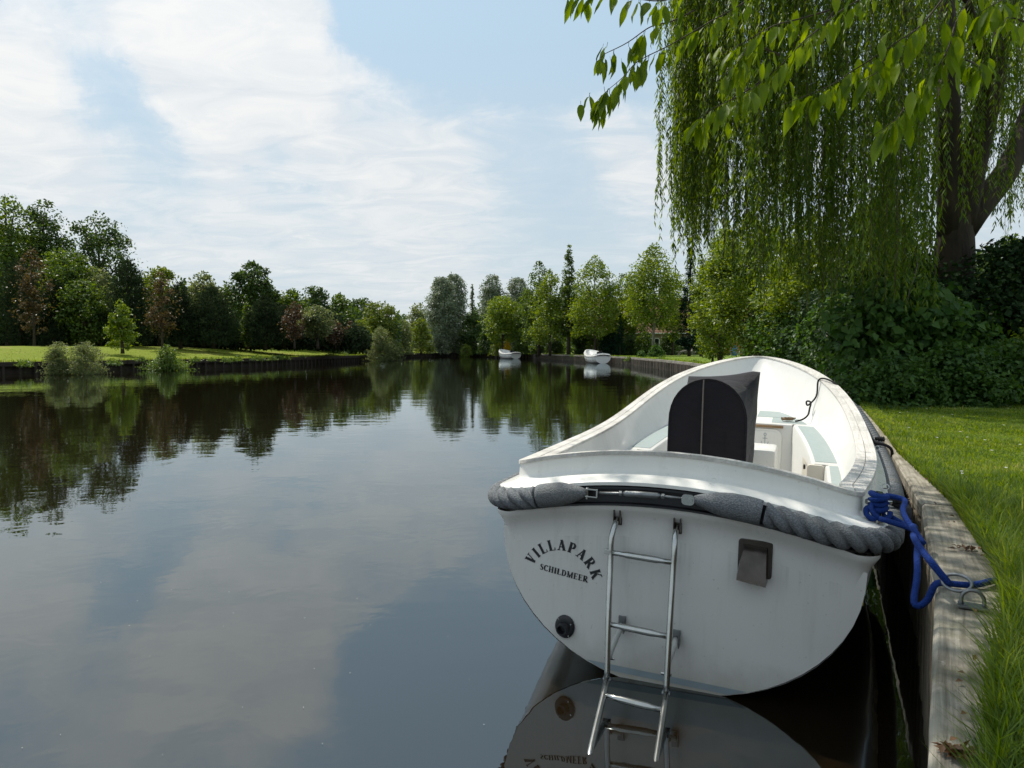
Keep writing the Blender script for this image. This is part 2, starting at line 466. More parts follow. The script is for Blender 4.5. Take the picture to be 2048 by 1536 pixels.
M_BLACKROPE = rope_mat('black_rope', (0.010, 0.010, 0.012), (0.040, 0.040, 0.044), 150.0, (0.03, 0.03, 0.03))

def canvas():
    m, t, p = material('black_canvas')
    oc = t.node('ShaderNodeTexCoord').outputs['Object']
    n = t.noise(oc, 3.0, 5, 0.6)
    t.l.new(t.ramp(n, (0.3, (0.005, 0.004, 0.0065)), (0.75, (0.011, 0.009, 0.013))), p.inputs['Base Color'])
    p.inputs['Roughness'].default_value = 0.8
    p.inputs['Sheen Weight'].default_value = 0.08
    p.inputs['Specular IOR Level'].default_value = 0.25
    fold = t.noise(t.mapping(oc, scale=(1.5, 1.5, 5), rot=(0.4, 0.2, 0.3)), 3.0, 3, 0.5, 0.8)
    weave = t.noise(oc, 260.0, 2, 0.5)
    t.l.new(t.bump(t.math('ADD', fold, t.math('MULTIPLY', weave, 0.03)), 0.5, 0.03), p.inputs['Normal'])
    return m
M_CANVAS = canvas()
M_ZIP = plain('zip', (0.12, 0.10, 0.085), 0.5)

# water: brown peat water with a nearly mirror calm surface
def water_mat():
    m, t, p = material('water')
    t.n.remove(p)
    geo = t.node('ShaderNodeNewGeometry'); pos = geo.outputs['Position']
    near = t.noise(t.mapping(pos, scale=(1.0, 1.0, 1.0), rot=(0, 0, R(20))), 2.2, 3, 0.5, 0.4)
    swell = t.noise(t.mapping(pos, scale=(0.5, 1.3, 1.0), rot=(0, 0, R(-15))), 0.55, 3, 0.5, 0.3)
    patch = t.ramp(t.noise(pos, 0.07, 3, 0.55), (0.42, 0.12), (0.62, 1.0))
    fine_ = t.noise(t.mapping(pos, scale=(1.0, 1.6, 1.0)), 6.5, 3, 0.5)
    h = t.math('ADD', t.math('MULTIPLY', near, 0.0022), t.math('MULTIPLY', swell, 0.0065))
    h = t.math('ADD', h, t.math('MULTIPLY', t.math('MULTIPLY', fine_, 0.0009), patch))
    b = t.node('ShaderNodeBump'); b.inputs['Strength'].default_value = 1.0; b.inputs['Distance'].default_value = 1.0
    t.l.new(h, b.inputs['Height'])
    fr = t.node('ShaderNodeFresnel'); fr.inputs['IOR'].default_value = 2.2
    t.l.new(b.outputs[0], fr.inputs['Normal'])
    gl = t.node('ShaderNodeBsdfGlossy'); gl.inputs['Roughness'].default_value = 0.012
    gl.inputs['Color'].default_value = (0.88, 0.97, 1.0, 1)
    t.l.new(b.outputs[0], gl.inputs['Normal'])
    df = t.node('ShaderNodeBsdfDiffuse'); df.inputs['Color'].default_value = (0.018, 0.012, 0.006, 1)
    tr = t.node('ShaderNodeBsdfTransparent'); tr.inputs['Color'].default_value = (0.42, 0.24, 0.05, 1)
    body = t.node('ShaderNodeMixShader'); body.inputs[0].default_value = 0.45
    t.l.new(df.outputs[0], body.inputs[1]); t.l.new(tr.outputs[0], body.inputs[2])
    mx = t.node('ShaderNodeMixShader')
    t.l.new(fr.outputs[0], mx.inputs[0]); t.l.new(body.outputs[0], mx.inputs[1]); t.l.new(gl.outputs[0], mx.inputs[2])
    t.l.new(mx.outputs[0], t.n['Material Output'].inputs[0])
    return m
M_WATER = water_mat()
M_BED = plain('river_bed', (0.022, 0.014, 0.006), 0.95, var=0.3, scale=0.6)

# house
def roof_mat(name, a, b):
    m, t, p = material(name)
    oc = t.node('ShaderNodeTexCoord').outputs['Object']
    n = t.noise(t.mapping(oc, scale=(3, 3, 3)), 2.0, 5, 0.7)
    t.l.new(t.ramp(n, (0.3, a), (0.7, b)), p.inputs['Base Color'])
    p.inputs['Roughness'].default_value = 0.8
    return m
M_ROOF = roof_mat('roof_tile', (0.13, 0.060, 0.038), (0.26, 0.125, 0.080))
M_BRICK = plain('brick_wall', (0.30, 0.24, 0.17), 0.9, var=0.25, scale=4)
M_ORANGE = plain('orange_render', (0.42, 0.15, 0.05), 0.85, var=0.2, scale=3)
M_WHITE = plain('white_paint', (0.78, 0.78, 0.76), 0.5, var=0.05)
M_GLASS = plain('window_glass', (0.015, 0.020, 0.024), 0.06, var=0.2, spec=0.8)
M_BLUE = plain('blue_plastic', (0.03, 0.13, 0.30), 0.5)
M_REDP = plain('red_plastic', (0.50, 0.04, 0.025), 0.45)

# ================================================================== SETTING
HB = 0.66                                          # height of both banks above the water
RIGHT = [(-4.5, -7.4), (0.02, 0.0), (1.41, 2.30), (2.06, 3.5), (3.20, 6.0), (5.40, 11.1), (7.75, 16.3), (9.1, 30.7), (10.2, 44.0), (10.5, 64.0), (9.4, 76.0), (2.5, 106.0), (-2.8, 109.0)]
LEFT = [(-75, 8), (-45, 22), (-29.5, 39), (-25.3, 46), (-20.6, 55), (-18.4, 68), (-17, 84), (-17.5, 105), (-16, 124), (-9, 130), (-2.85, 131)]

bed = MB(); bed.quad((-1500, -800, -1.1), (1500, -800, -1.1), (1500, 2200, -1.1), (-1500, 2200, -1.1))
tag(bed.build('river_bed', M_BED), kind='structure')
wt = MB(); wt.quad((-160, -60, 0), (60, -60, 0), (60, 240, 0), (-160, 240, 0))
tag(wt.build('water', M_WATER), kind='structure')

def resample(line, step):
    P = np.array(line, float); d = np.r_[0, np.cumsum(np.linalg.norm(np.diff(P, axis=0), axis=1))]
    s = np.unique(np.r_[np.arange(0, d[-1], step), d])
    return np.stack([np.interp(s, d, P[:, 0]), np.interp(s, d, P[:, 1])], 1)

def land(name, line, normals, offs, zfun, mat, step=1.5):
    P = resample(line, step); L0 = np.array(line, float)
    dl = np.r_[0, np.cumsum(np.linalg.norm(np.diff(L0, axis=0), axis=1))]
    dp = np.r_[0, np.cumsum(np.linalg.norm(np.diff(P, axis=0), axis=1))]
    N = np.stack([np.interp(dp, dl, [q[k] for q in normals]) for k in (0, 1)], 1)
    N /= np.linalg.norm(N, axis=1)[:, None]
    m = MB(); rows = []
    for o in offs:
        rows.append([(p[0] + n[0] * o, p[1] + n[1] * o, zfun(o, p[1], p[0] + n[0] * o)) for p, n in zip(P, N)])
    m.loft(rows, closed=False)
    return tag(m.build(name, mat, smooth=True), kind='structure')

nr = np.random.default_rng(3)
def z_right(o, y, x): return HB - 0.02
def z_left(o, y, x):
    k = float(smoothstep(112, 95, y))
    return HB + (0.25 + 0.72 * k) * float(smoothstep(0.3, 13, o)) + 0.012 * math.sin(y * 0.9 + o)
lawn_r = land('lawn', RIGHT, [(.85, -.52)] * 4 + [(.9, -.43), (.9, -.43), (.95, -.3), (1, 0), (1, 0.02), (1, .1), (.95, .3), (.5, .87), (0, 1)],
              [0.16, 0.5, 1, 1.8, 3, 5, 8, 13, 22, 40, 90, 250, 900], z_right, M_LAWN)
lawn_l = land('far_lawn', LEFT, [(-.55, .83)] * 3 + [(-.8, .6), (-.85, .5), (-1, .2), (-1, 0), (-1, .1), (-.7, .7), (-.2, 1), (0, 1)],
              [0.1, 0.6, 1.4, 2.6, 4, 6, 9, 13, 20, 40, 90, 250, 900], z_left, M_LAWN_FAR, 2.5)

M_VERGE = grass_mat('dry_verge', (0.16, 0.14, 0.04), (0.30, 0.25, 0.10), (0.14, 0.18, 0.02), 0.52, 0.4)
land('dry_verge', LEFT[1:9], [(-.55, .83)] * 2 + [(-.8, .6), (-.85, .5), (-1, .2), (-1, 0), (-1, .1), (-.7, .7)], [0.12, 0.7, 1.5], lambda o, y, x: z_left(o, y, x) + .012, M_VERGE, 2.5)

# ------------------------------------------------------------------ timber banks
def along(line, s):
    P = np.array(line, float); d = np.r_[0, np.cumsum(np.linalg.norm(np.diff(P, axis=0), axis=1))]
    s = min(max(s, 0), d[-1]); i = min(int(np.searchsorted(d, s, side='right')) - 1, len(P) - 2)
    t = (P[i + 1] - P[i]) / (d[i + 1] - d[i])
    return P[i] + t * (s - d[i]), t, d[-1]

def copy_mesh(me, name, parent, loc, rz=0.0, scale=(1, 1, 1)):
    o = bpy.data.objects.new(name, me); o.location = loc; o.rotation_euler = (0, 0, rz); o.scale = scale
    o.parent = parent; col.objects.link(o)
    return o

def bevel_box_mesh(name, size, mat, bevel=0.008):
    m = MB(); m.box((0, 0, 0), size)
    o = m.build(name, mat, bevel=bevel); me = o.data
    bpy.data.objects.remove(o)
    return me

# near quay: broad coping planks on upright boards, beside the moored boat
quay = empty('timber_quay', (1.4, 2.3, 0))
tag(quay, 'weathered grey timber quay with broad coping planks beside the moored boat', 'quay')
def quay_plank(a, b, w, thick=0.075, seed=0):
    a = Vector((*a, 0)); b = Vector((*b, 0)); t = (b - a).normalized(); n = Vector((t.y, -t.x, 0)); L = (b - a).length
    r = random.Random(seed); rings = []
    k = max(6, int(L / 0.12))
    for i in range(k + 1):
        y = L * i / k; e = 0.002 * r.uniform(-1, 1); e2 = 0.003 * r.uniform(-1, 1); zt = 0.002 * r.uniform(-1, 1)
        if i in (0, k): e += 0.006
        rings.append([(e, y, -thick), (e, y, -0.012 + zt), (e + 0.012, y, zt), (w * .5, y, zt * 0.6 + .001), (w - 0.01 + e2, y, zt), (w + e2, y, -0.012), (w + e2, y, -thick)])
    m = MB(); m.loft(rings, closed=True, caps=True)
    o = m.build('coping_plank', M_PLANK, quay, smooth=True, angle=35)
    o.location = (a.x - 1.4, a.y - 2.3, HB + 0.016 + r.uniform(-.004, .004)); o.rotation_euler = (0, 0, math.atan2(-t.x, t.y))
    return o
qpts = [(-2.1, -3.42), (-0.62, -1.0), (1.40, 2.28), (2.05, 3.48), (3.19, 5.98), (4.26, 8.45), (5.38, 11.07), (6.54, 13.65), (7.73, 16.3)]
for i in range(len(qpts) - 1):
    a, b = Vector(qpts[i]), Vector(qpts[i + 1]); t = (b - a).normalized() * 0.006
    quay_plank(tuple(a + t), tuple(b - t), 0.235 if i < 4 else 0.22, seed=i + 3)
pile_variants = []
for k in range(4):
    r = random.Random(50 + k); m = MB(); rings = []
    for z in (-0.9, -0.3, 0.1, 0.35, 0.52, 0.56):
        w = 0.088 + r.uniform(-.003, .002); j = r.uniform(-.003, .003)
        rings.append([(-0.03 + j, -w, z), (-.042 + j, -w + .012, z), (-.046 + j, 0, z), (-.042 + j, w - .012, z), (-0.03 + j, w, z), (.03, w, z), (.03, -w, z)])
    m.loft(rings, closed=True, caps=True)
    o = m.build('upright_board', M_PILE, smooth=True, angle=40); pile_variants.append(o.data); bpy.data.objects.remove(o)
s = 1.0; _, _, qlen = along(qpts, 0)
while s < qlen - 0.1:
    p, t, _ = along(qpts, s)
    n = np.array([t[1], -t[0]])
    r = random.Random(int(s * 100))
    q = p + n * (0.045 + r.uniform(-.008, .008))
    copy_mesh(pile_variants[r.randrange(4)], 'upright_board', quay, (q[0] - 1.4, q[1] - 2.3, HB - 0.63 + r.uniform(-.015, .01)), math.atan2(-t[0], t[1]))
    s += 0.182 if s < 9 else 0.2

def revetment(name, label, line, s0, s1, spacing, pile_mat, cap_mat, pile_w, cap_h, backing=True, cap_len=3.2):
    root = empty(name, (*along(line, s0)[0], 0)); bx, by = root.location.x, root.location.y
    tag(root, label, 'bank wall')
    pm = []
    for k in range(3):
        m = MB(); r = random.Random(k)
        m.tube([(0, 0, -0.7), (0, 0, 0.2), (r.uniform(-.01, .01), 0, HB - cap_h * .5)], [pile_w, pile_w * .97, pile_w * .93], 7)
        o = m.build('pile', pile_mat, smooth=True, angle=40); pm.append(o.data); bpy.data.objects.remove(o)
    s = s0
    while s < s1:
        p, t, L = along(line, s); r = random.Random(int(s * 37))
        n = np.array([t[1], -t[0]]) * (1 if line is RIGHT else -1)
        q = p - n * (pile_w * 0.3)
        o = copy_mesh(pm[r.randrange(3)], 'pile', root, (q[0] - bx, q[1] - by, r.uniform(-.05, .0)), r.uniform(0, 6))
        s += spacing * r.uniform(.9, 1.1)
    s = s0; k = 0
    while s < s1 - 0.2:
        e = min(s + cap_len, s1)
        # stop at the corners of the bank line so that each board stays straight
        P = np.array(line, float); d = np.r_[0, np.cumsum(np.linalg.norm(np.diff(P, axis=0), axis=1))]
        for c in d:
            if s + 0.05 < c < e: e = c
        a, _, _ = along(line, s + .015); b, _, _ = along(line, e - .015)
        t = (b - a); L = np.linalg.norm(t)
        if L > 0.1:
            t = t / L; n = np.array([t[1], -t[0]]) * (1 if line is RIGHT else -1)
            r = random.Random(k * 7 + 1); mid = (a + b) / 2 + n * 0.0
            rot = Matrix.Rotation(math.atan2(t[1], t[0]), 3, 'Z')
            m = MB(); m.box((0, 0, 0), (L, 0.16, cap_h), None)
            o = m.build('cap_board', cap_mat, root)
            o.location = (mid[0] - bx, mid[1] - by, HB - cap_h / 2 + 0.03 + r.uniform(-.012, .012)); o.rotation_euler = (0, 0, math.atan2(t[1], t[0]) + r.uniform(-.003, .003))
            if backing:
                m = MB(); m.box((0, 0, 0), (L + .02, 0.04, HB + 0.75))
                q = mid + n * 0.20
                o = m.build('backing_board', M_PILE_DARK, root)
                o.location = (q[0] - bx, q[1] - by, (HB - 0.75) / 2 - 0.01); o.rotation_euler = (0, 0, math.atan2(t[1], t[0]))
        s = e; k += 1
    return root
Rd = np.r_[0, np.cumsum(np.linalg.norm(np.diff(np.array(RIGHT, float), axis=0), axis=1))]
Ld = np.r_[0, np.cumsum(np.linalg.norm(np.diff(np.array(LEFT, float), axis=0), axis=1))]
revetment('pile_bank', 'pale capped timber pile wall along the lawn on the right bank', RIGHT, Rd[6] + 0.05, Rd[12], 0.52, M_PILE_FAR, M_CAP_FAR, 0.10, 0.17)
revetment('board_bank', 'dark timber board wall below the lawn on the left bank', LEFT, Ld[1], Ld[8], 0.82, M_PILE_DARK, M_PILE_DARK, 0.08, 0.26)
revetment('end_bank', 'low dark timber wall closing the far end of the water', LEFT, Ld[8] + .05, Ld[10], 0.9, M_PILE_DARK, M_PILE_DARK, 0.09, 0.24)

# ================================================================== FOLIAGE
def unit(v): return v / np.maximum(np.linalg.norm(v, axis=1, keepdims=True), 1e-9)

def leaf_mesh(name, P, D, N, Ln, Wd, mat, fold=0.18, parent=None, belly=0.42):
    n = len(P); D = unit(D); S = unit(np.cross(D, N)); N = np.cross(S, D)
    Ln = np.broadcast_to(Ln, (n,))[:, None]; Wd = np.broadcast_to(Wd, (n,))[:, None]
    V = np.empty((n, 4, 3))
    V[:, 0] = P
    V[:, 1] = P + D * Ln * belly + S * Wd * .5 + N * Wd * fold
    V[:, 2] = P + D * Ln
    V[:, 3] = P + D * Ln * belly - S * Wd * .5 + N * Wd * fold
    me = bpy.data.meshes.new(name)
    me.vertices.add(n * 4); me.vertices.foreach_set('co', V.reshape(-1).astype(np.float32))
    base = (np.arange(n) * 4)[:, None]
    tri = np.concatenate([base + np.array([[0, 1, 2]]), base + np.array([[0, 2, 3]])], 1).reshape(-1)
    me.loops.add(n * 6); me.loops.foreach_set('vertex_index', tri.astype(np.int32))
    me.polygons.add(n * 2); me.polygons.foreach_set('loop_start', (np.arange(n * 2) * 3).astype(np.int32))
    me.update(calc_edges=True)
    return link(name, me, mat, parent)

PROF = {
    'round': lambda h: np.sqrt(np.clip(1 - (2 * (h * .94 + .04) - 1) ** 2, 0, 1)) ** .8,
    'oak': lambda h: np.clip(np.sin(np.pi * np.clip(h, 0, 1) ** .8), 0, 1) ** .55,
    'cone': lambda h: np.clip((1 - h) ** .85, 0, 1) * np.clip(h * 7 + .35, 0, 1) * .97 + .03,
    'pointed': lambda h: np.clip(np.sin(np.pi * np.clip(h * .88 + .12, 0, 1) ** .70), 0, 1) ** .62,
    'column': lambda h: np.clip(np.sin(np.pi * np.clip(h * .93 + .06, 0, 1)), 0, 1) ** .38,
    'bush': lambda h: np.sqrt(np.clip(1 - h ** 2.2, 0, 1)),
}
def crown(r, shape, rx, z0, hgt, n, leaf, clumps, csize, ry=None, droop=0.0, fill=0.4, flat=0.8, up=0.3, solid=.34):
    ry = rx if ry is None else ry
    h = r.random(clumps) ** .9
    th = r.random(clumps) * 2 * np.pi
    rad = r.random(clumps) ** fill * (0.72 + .4 * r.random(clumps))
    pr = PROF[shape](h)
    C = np.stack([rx * pr * rad * np.cos(th), ry * pr * rad * np.sin(th), z0 + h * hgt], 1)
    cr = csize * rx * (.55 + .8 * r.random(clumps)) * np.clip(pr, .35, 1)
    w = cr ** 2; k = r.choice(clumps, n, p=w / w.sum())
    u = unit(r.normal(size=(n, 3)))
    P = C[k] + u * (cr[k] * (.35 + .75 * r.random(n) ** .6))[:, None] * np.array([1, 1, flat])
    N = unit(u * .7 + r.normal(size=(n, 3)) * .55 + np.array([0, 0, up]))
    D = np.cross(N, r.normal(size=(n, 3))); D = unit(D) + np.array([0, 0, -droop]) + u * .3
    # part of the leaves fill the envelope between the clumps
    nf = int(n * solid); hf = r.random(nf * 4); keep = r.random(nf * 4) < np.clip(PROF[shape](hf), .05, 1); hf = hf[keep][:nf]; nf = len(hf)
    tf = r.random(nf) * 2 * np.pi; rf = PROF[shape](hf) * (.30 + .78 * r.random(nf) ** .55)
    q0 = r.random(4) * 6.28; lump = 1 + .20 * np.sin(tf * 3 + hf * 11 + q0[0]) + .15 * np.sin(tf * 5 - hf * 23 + q0[1]) + .10 * np.sin(tf * 2 + hf * 41 + q0[2])
    uf = np.stack([np.cos(tf), np.sin(tf), .5 - hf * .2], 1)
    P[:nf] = np.stack([rx * rf * lump * np.cos(tf), ry * rf * lump * np.sin(tf), z0 + hf * hgt], 1)
    N[:nf] = unit(uf * .6 + r.normal(size=(nf, 3)) * .6 + np.array([0, 0, up]))
    D[:nf] = unit(np.cross(N[:nf], r.normal(size=(nf, 3)))) + np.array([0, 0, -droop]) + uf * .3
    P[:, 2] = np.maximum(P[:, 2], 0.05)
    return P, D, N, C, cr

def tree(name, label, px, ytop, wpx, d, mat, shape='round', n=4200, leaf=0.26, cat='tree', base=None, clear=0.12, trunk=None, bark=BARK, clumps=46,
         csize=.30, droop=0.1, fill=.42, group=None, seed=None, aspect=.6, limbs=9, lean=0.0, zg=None, up=.3, flat=.8, solid=.34):
    """tree measured off the place: pixel column, pixel row of the top, pixel width, distance"""
    X = (px - 1024) / F_PX * d
    if zg is None: zg = base if base is not None else (HB if px > 960 else HB + .95)
    H = CAM_H + (697 - ytop) * d / F_PX - zg
    rx = wpx / 2 / F_PX * d * 1.08
    r = np.random.default_rng(abs(hash((px, ytop, int(d * 10)))) % 100000 if seed is None else seed)
    root = empty(name, (X, d, zg - 0.03)); tag(root, label, cat, group)
    cs = csize; n = int(n * 1.5)
    if mat is L_PINE: solid = .6
    P, D, N, C, cr = crown(r, shape, rx * .82, H * clear, H * (1 - clear) - rx * .1, n, leaf, clumps, cs, droop=droop, fill=fill, up=up, flat=flat, solid=solid)
    P[:, 0] += lean * (P[:, 2] / H) ; 
    top = P[:, 2].max(); P[:, 2] *= H / max(top, .1)
    sz = leaf * (.6 + .7 * r.random(n))
    leaf_mesh('crown', P, D, N, sz, sz * aspect, mat, parent=root)
    m = MB(); tr = trunk if trunk else 0.02 * H + 0.04
    pts = [(0, 0, -.15)]; k = 6
    for i in range(1, k + 1):
        f = i / k; pts.append((lean * f + r.normal() * .03 * rx * f, r.normal() * .03 * rx * f, H * .88 * f))
    m.tube(pts, [tr * 1.25] + [tr * (1 - .85 * i / k) for i in range(1, k + 1)], 8)
    for j in r.permutation(len(C))[:limbs]:
        c = C[j]; z1 = max(H * .1, c[2] * .62); f = z1 / (H * .88)
        b = Vector((lean * f, 0, z1)); e = Vector((c[0] + lean * c[2] / H, c[1], c[2]))
        mid = (b + e) / 2 + Vector((0, 0, .06 * (e - b).length))
        m.tube([b, mid, e], [tr * .42 * (1 - f * .5), tr * .26, tr * .08], 5)
    m.build('trunk', bark, root, smooth=True)
    return root

# ---- left bank wood
tree('broadleaf_tree', 'tallest leafy green tree at the left edge of the left bank wood', 22, 392, 190, 66, L_MID, 'oak', 8500, .30, clear=.10, clumps=60)
tree('oak_tree', 'dark oak with a ragged pointed top beside the tallest tree of the left wood', 96, 402, 120, 68, L_OAK, 'oak', 5200, .30, clear=.15)
tree('oak_tree', 'dark oak with sky showing through its open spreading crown, left wood', 205, 428, 150, 70, L_OAK, 'oak', 5200, .30, clear=.22, clumps=40, csize=.25)
tree('broadleaf_tree', 'mid green rounded tree in front of the open crowned oak', 138, 500, 110, 61, L_MID, 'round', 4800, .26, clear=.05)
tree('pine_tree', 'dark pine at the left edge of the picture behind the dying copper tree', 42, 520, 130, 60, L_PINE, 'pointed', 5600, .34, clear=.02, aspect=.22, droop=-.8, up=0)
tree('pine_tree', 'dark blackish pine just right of the tall dying copper tree', 112, 560, 74, 59, L_PINE, 'pointed', 4200, .32, clear=.02, aspect=.22, droop=-.8, up=0)
tree('broadleaf_tree', 'fresh green bushy tree low in front of the dark pines, left wood', 172, 560, 105, 59.5, L_MID, 'round', 4600, .24, clear=.02)
tree('broadleaf_tree', 'pale green small round tree peeping over the bushy tree, left wood', 200, 535, 62, 62, L_OLIVE, 'round', 2600, .24, clear=.1)
tree('pine_tree', 'broad dark pine behind the young bright tree on the left lawn', 262, 522, 92, 60, L_PINE, 'pointed', 6200, .34, clear=.02, aspect=.22, droop=-.8, up=0)
tree('broadleaf_tree', 'yellowish green topped tree behind the second copper tree', 322, 535, 78, 66, L_YELLOWGREEN, 'round', 3200, .26, clear=.2)
tree('pine_tree', 'dark narrow pine right of the second copper tree', 362, 566, 74, 60, L_PINE, 'pointed', 5000, .32, clear=.02, aspect=.22, droop=-.8, up=0)
tree('broadleaf_tree', 'grey green loose topped tree between the dark pines of the left wood', 408, 545, 92, 66, L_OLIVE, 'oak', 4200, .28, clear=.1)
tree('pine_tree', 'dark wide pine left of centre in the left bank wood', 428, 575, 96, 61, L_PINE, 'pointed', 6000, .32, clear=.02, aspect=.22, droop=-.8, up=0)
tree('poplar_tree', 'tall dark broad headed tree standing clear above the left wood', 507, 524, 96, 80, L_OAK, 'oak', 5200, .34, clear=.25, clumps=44)
tree('broadleaf_tree', 'slim light green tree at the foot of the tall broad headed tree', 497, 606, 26, 62, L_MID, 'oak', 900, .22, clear=.02)
tree('pine_tree', 'dark low pine beneath the tall broad headed tree', 532, 592, 78, 62, L_PINE, 'pointed', 5000, .32, clear=.02, aspect=.22, droop=-.8, up=0)
tree('broadleaf_tree', 'mid green tree with a flat top above the third copper tree', 585, 578, 82, 82, L_MID, 'oak', 3600, .32, clear=.1)
tree('broadleaf_tree', 'dull green domed tree in the middle of the left skyline', 632, 574, 66, 86, L_OAK, 'round', 3200, .32, clear=.1)
tree('broadleaf_tree', 'dark green tree with a small peak on the left skyline', 680, 588, 70, 88, L_MID, 'oak', 3200, .32, clear=.05)
tree('broadleaf_tree', 'dark green rounded tree behind the red leaved saplings', 724, 596, 70, 92, L_OAK, 'round', 3200, .34, clear=.05)
tree('pine_tree', 'low dark pine beside the olive grey spreading tree', 570, 610, 66, 66, L_PINE, 'pointed', 4200, .3, clear=.02, aspect=.22, droop=-.8, up=0)
tree('shrub_tree', 'olive grey spreading small tree in front of the left wood', 636, 612, 70, 62, L_OLIVE, 'round', 3000, .22, clear=.25)
tree('pine_tree', 'dark conifer behind the olive grey spreading tree', 650, 620, 96, 72, L_PINE, 'bush', 5200, .32, clear=.0, aspect=.25, droop=-.6, up=0)
tree('willow_tree', 'yellow green feathery tree near the end of the left bank', 760, 604, 74, 84, L_YELLOWGREEN, 'round', 4200, .26, clear=.05, droop=.5)
tree('shrub_tree', 'yellow green loose shrub tree left of the bank end bushes', 720, 640, 50, 74, L_YELLOWGREEN, 'round', 2200, .22, clear=.02)
tree('shrub_tree', 'olive green shrub tree right of the leaning willow bush', 806, 640, 46, 104, L_OLIVE, 'bush', 2600, .26, clear=.0, base=HB)
tree('shrub_tree', 'mossy green shrub tree just left of the great silver willow', 842, 636, 52, 112, L_YELLOWGREEN, 'bush', 2800, .28, clear=.0, base=HB)
tree('broadleaf_tree', 'grey green round tree on the skyline left of the silver willow', 838, 608, 48, 150, L_OLIVE, 'round', 2600, .42, clear=.05, base=HB)
# dying copper trees on the lawn
tree('copper_tree', 'tall copper brown half dead tree on the left lawn, nearest the left edge', 70, 498, 80, 56, L_COPPER, 'oak', 1900, .20, clear=.12, clumps=44, csize=.20, fill=.7, trunk=.10, solid=.18)
tree('copper_tree', 'copper brown half dead tree in front of the pines, second from left', 326, 545, 72, 57, L_COPPER, 'oak', 1500, .20, clear=.12, clumps=40, csize=.20, fill=.7, trunk=.10, solid=.18)
tree('copper_tree', 'rust brown slender tree in front of the wood, third of the copper trees', 590, 604, 48, 60, L_RED, 'oak', 1100, .19, clear=.14, clumps=30, csize=.26, fill=.6, trunk=.08)
tree('red_sapling', 'reddish leaved sapling between the olive tree and the yellow green shrub', 672, 640, 40, 66, L_RED, 'oak', 1100, .18, clear=.1, clumps=18, trunk=.06)
tree('red_sapling', 'small red and orange sapling nearest the end of the left lawn', 706, 640, 34, 71, L_RED, 'oak', 1100, .18, clear=.1, clumps=18, trunk=.06)
tree('young_tree', 'young bright green bushy tree standing alone on the left lawn', 246, 598, 58, 51, L_BRIGHT, 'pointed', 2000, .19, clear=.03, clumps=46, csize=.30, base=1.25, solid=.15)
# far end and right bank
tree('silver_willow', 'great silver green willow at the far end of the water', 884, 554, 62, 126, L_SILVER, 'column', 9000, .46, clear=.0, droop=.9, base=HB, clumps=60, csize=.36, solid=.6, aspect=.35)
tree('silver_willow', 'taller right stem of the great silver willow at the far end', 908, 548, 58, 130, L_SILVER, 'column', 8000, .46, clear=.0, droop=.9, base=HB, clumps=54, csize=.38, solid=.6, aspect=.35)
tree('poplar_tree', 'slim grey poplar between the silver willows', 945, 570, 26, 140, L_SILVER, 'cone', 1700, .34, clear=.02, base=HB)
tree('silver_willow', 'silver green domed willow behind the round bright tree', 984, 550, 54, 138, L_SILVER, 'column', 6500, .48, clear=.05, droop=.8, base=HB, solid=.55, aspect=.4)
tree('silver_willow', 'silver green domed willow left of the row of pointed trees', 1034, 555, 54, 138, L_SILVER, 'column', 6500, .48, clear=.05, droop=.8, base=HB, solid=.55, aspect=.4)
tree('dark_shrub_tree', 'blackish green bushy tree at the dark far corner of the water', 948, 626, 62, 128, L_OAK, 'bush', 4600, .34, clear=.0, base=HB)
tree('dark_shrub_tree', 'dark green bushy tree left of the farther white boat', 978, 640, 44, 118, L_OAK, 'bush', 3200, .30, clear=.0, base=HB)
tree('round_tree', 'bright green round headed tree above the farther white boat', 1006, 592, 80, 106, L_BRIGHT, 'round', 4600, .34, clear=.20, base=HB, trunk=.16)
tree('pointed_tree', 'pointed green tree, first of the row on the right bank', 1078, 524, 76, 96, L_MID, 'pointed', 4600, .30, clear=.10, trunk=.2)
tree('pointed_tree', 'bright green tree with a broad base, second of the row', 1100, 540, 88, 90, L_BRIGHT, 'pointed', 5000, .28, clear=.16, trunk=.16)
tree('redwood_tree', 'tall thin spired conifer like tree, highest of the right row', 1137, 492, 62, 88, L_MID, 'cone', 4200, .26, clear=.16, trunk=.24, clumps=60, csize=.34)
tree('pointed_tree', 'bright green tree behind the nearer white boat', 1190, 512, 108, 84, L_BRIGHT, 'pointed', 6600, .27, clear=.20, trunk=.2, clumps=60)
tree('pointed_tree', 'thin green tree between the boat tree and the broad tree', 1243, 548, 64, 88, L_MID, 'pointed', 2600, .27, clear=.22, trunk=.14)
tree('broad_tree', 'broad green tree with a slender trunk in front of the house', 1306, 488, 128, 76, L_BRIGHT, 'pointed', 8200, .26, clear=.28, trunk=.17, clumps=70, bark=BARK_P)
tree('spruce_tree', 'dark narrow spruce with a bare tip beside the broad tree', 1378, 494, 56, 74, L_SPRUCE, 'cone', 5600, .26, clear=.06, aspect=.3, droop=.3, trunk=.16, clumps=70)
tree('spruce_tree', 'dark spruce half hidden behind the leafy tree by the willow', 1402, 520, 50, 70, L_SPRUCE, 'cone', 4600, .26, clear=.06, aspect=.3, droop=.3, trunk=.16, clumps=60)
tree('spruce_tree', 'small dark cypress in front of the red roof', 1240, 628, 24, 80, L_SPRUCE, 'cone', 1600, .2, clear=.04, aspect=.35, trunk=.08)
tree('leafy_tree', 'light green leafy tree with drooping lower branches by the white boat bow', 1440, 468, 120, 37, L_BRIGHT, 'oak', 11000, .145, clear=.06, trunk=.13, clumps=90, csize=.26)
tree('leafy_tree', 'light green tree with a leaning trunk behind the willow strands', 1520, 430, 210, 30, L_BRIGHT, 'oak', 16000, .135, clear=.10, trunk=.16, clumps=100, csize=.24, lean=-.7)
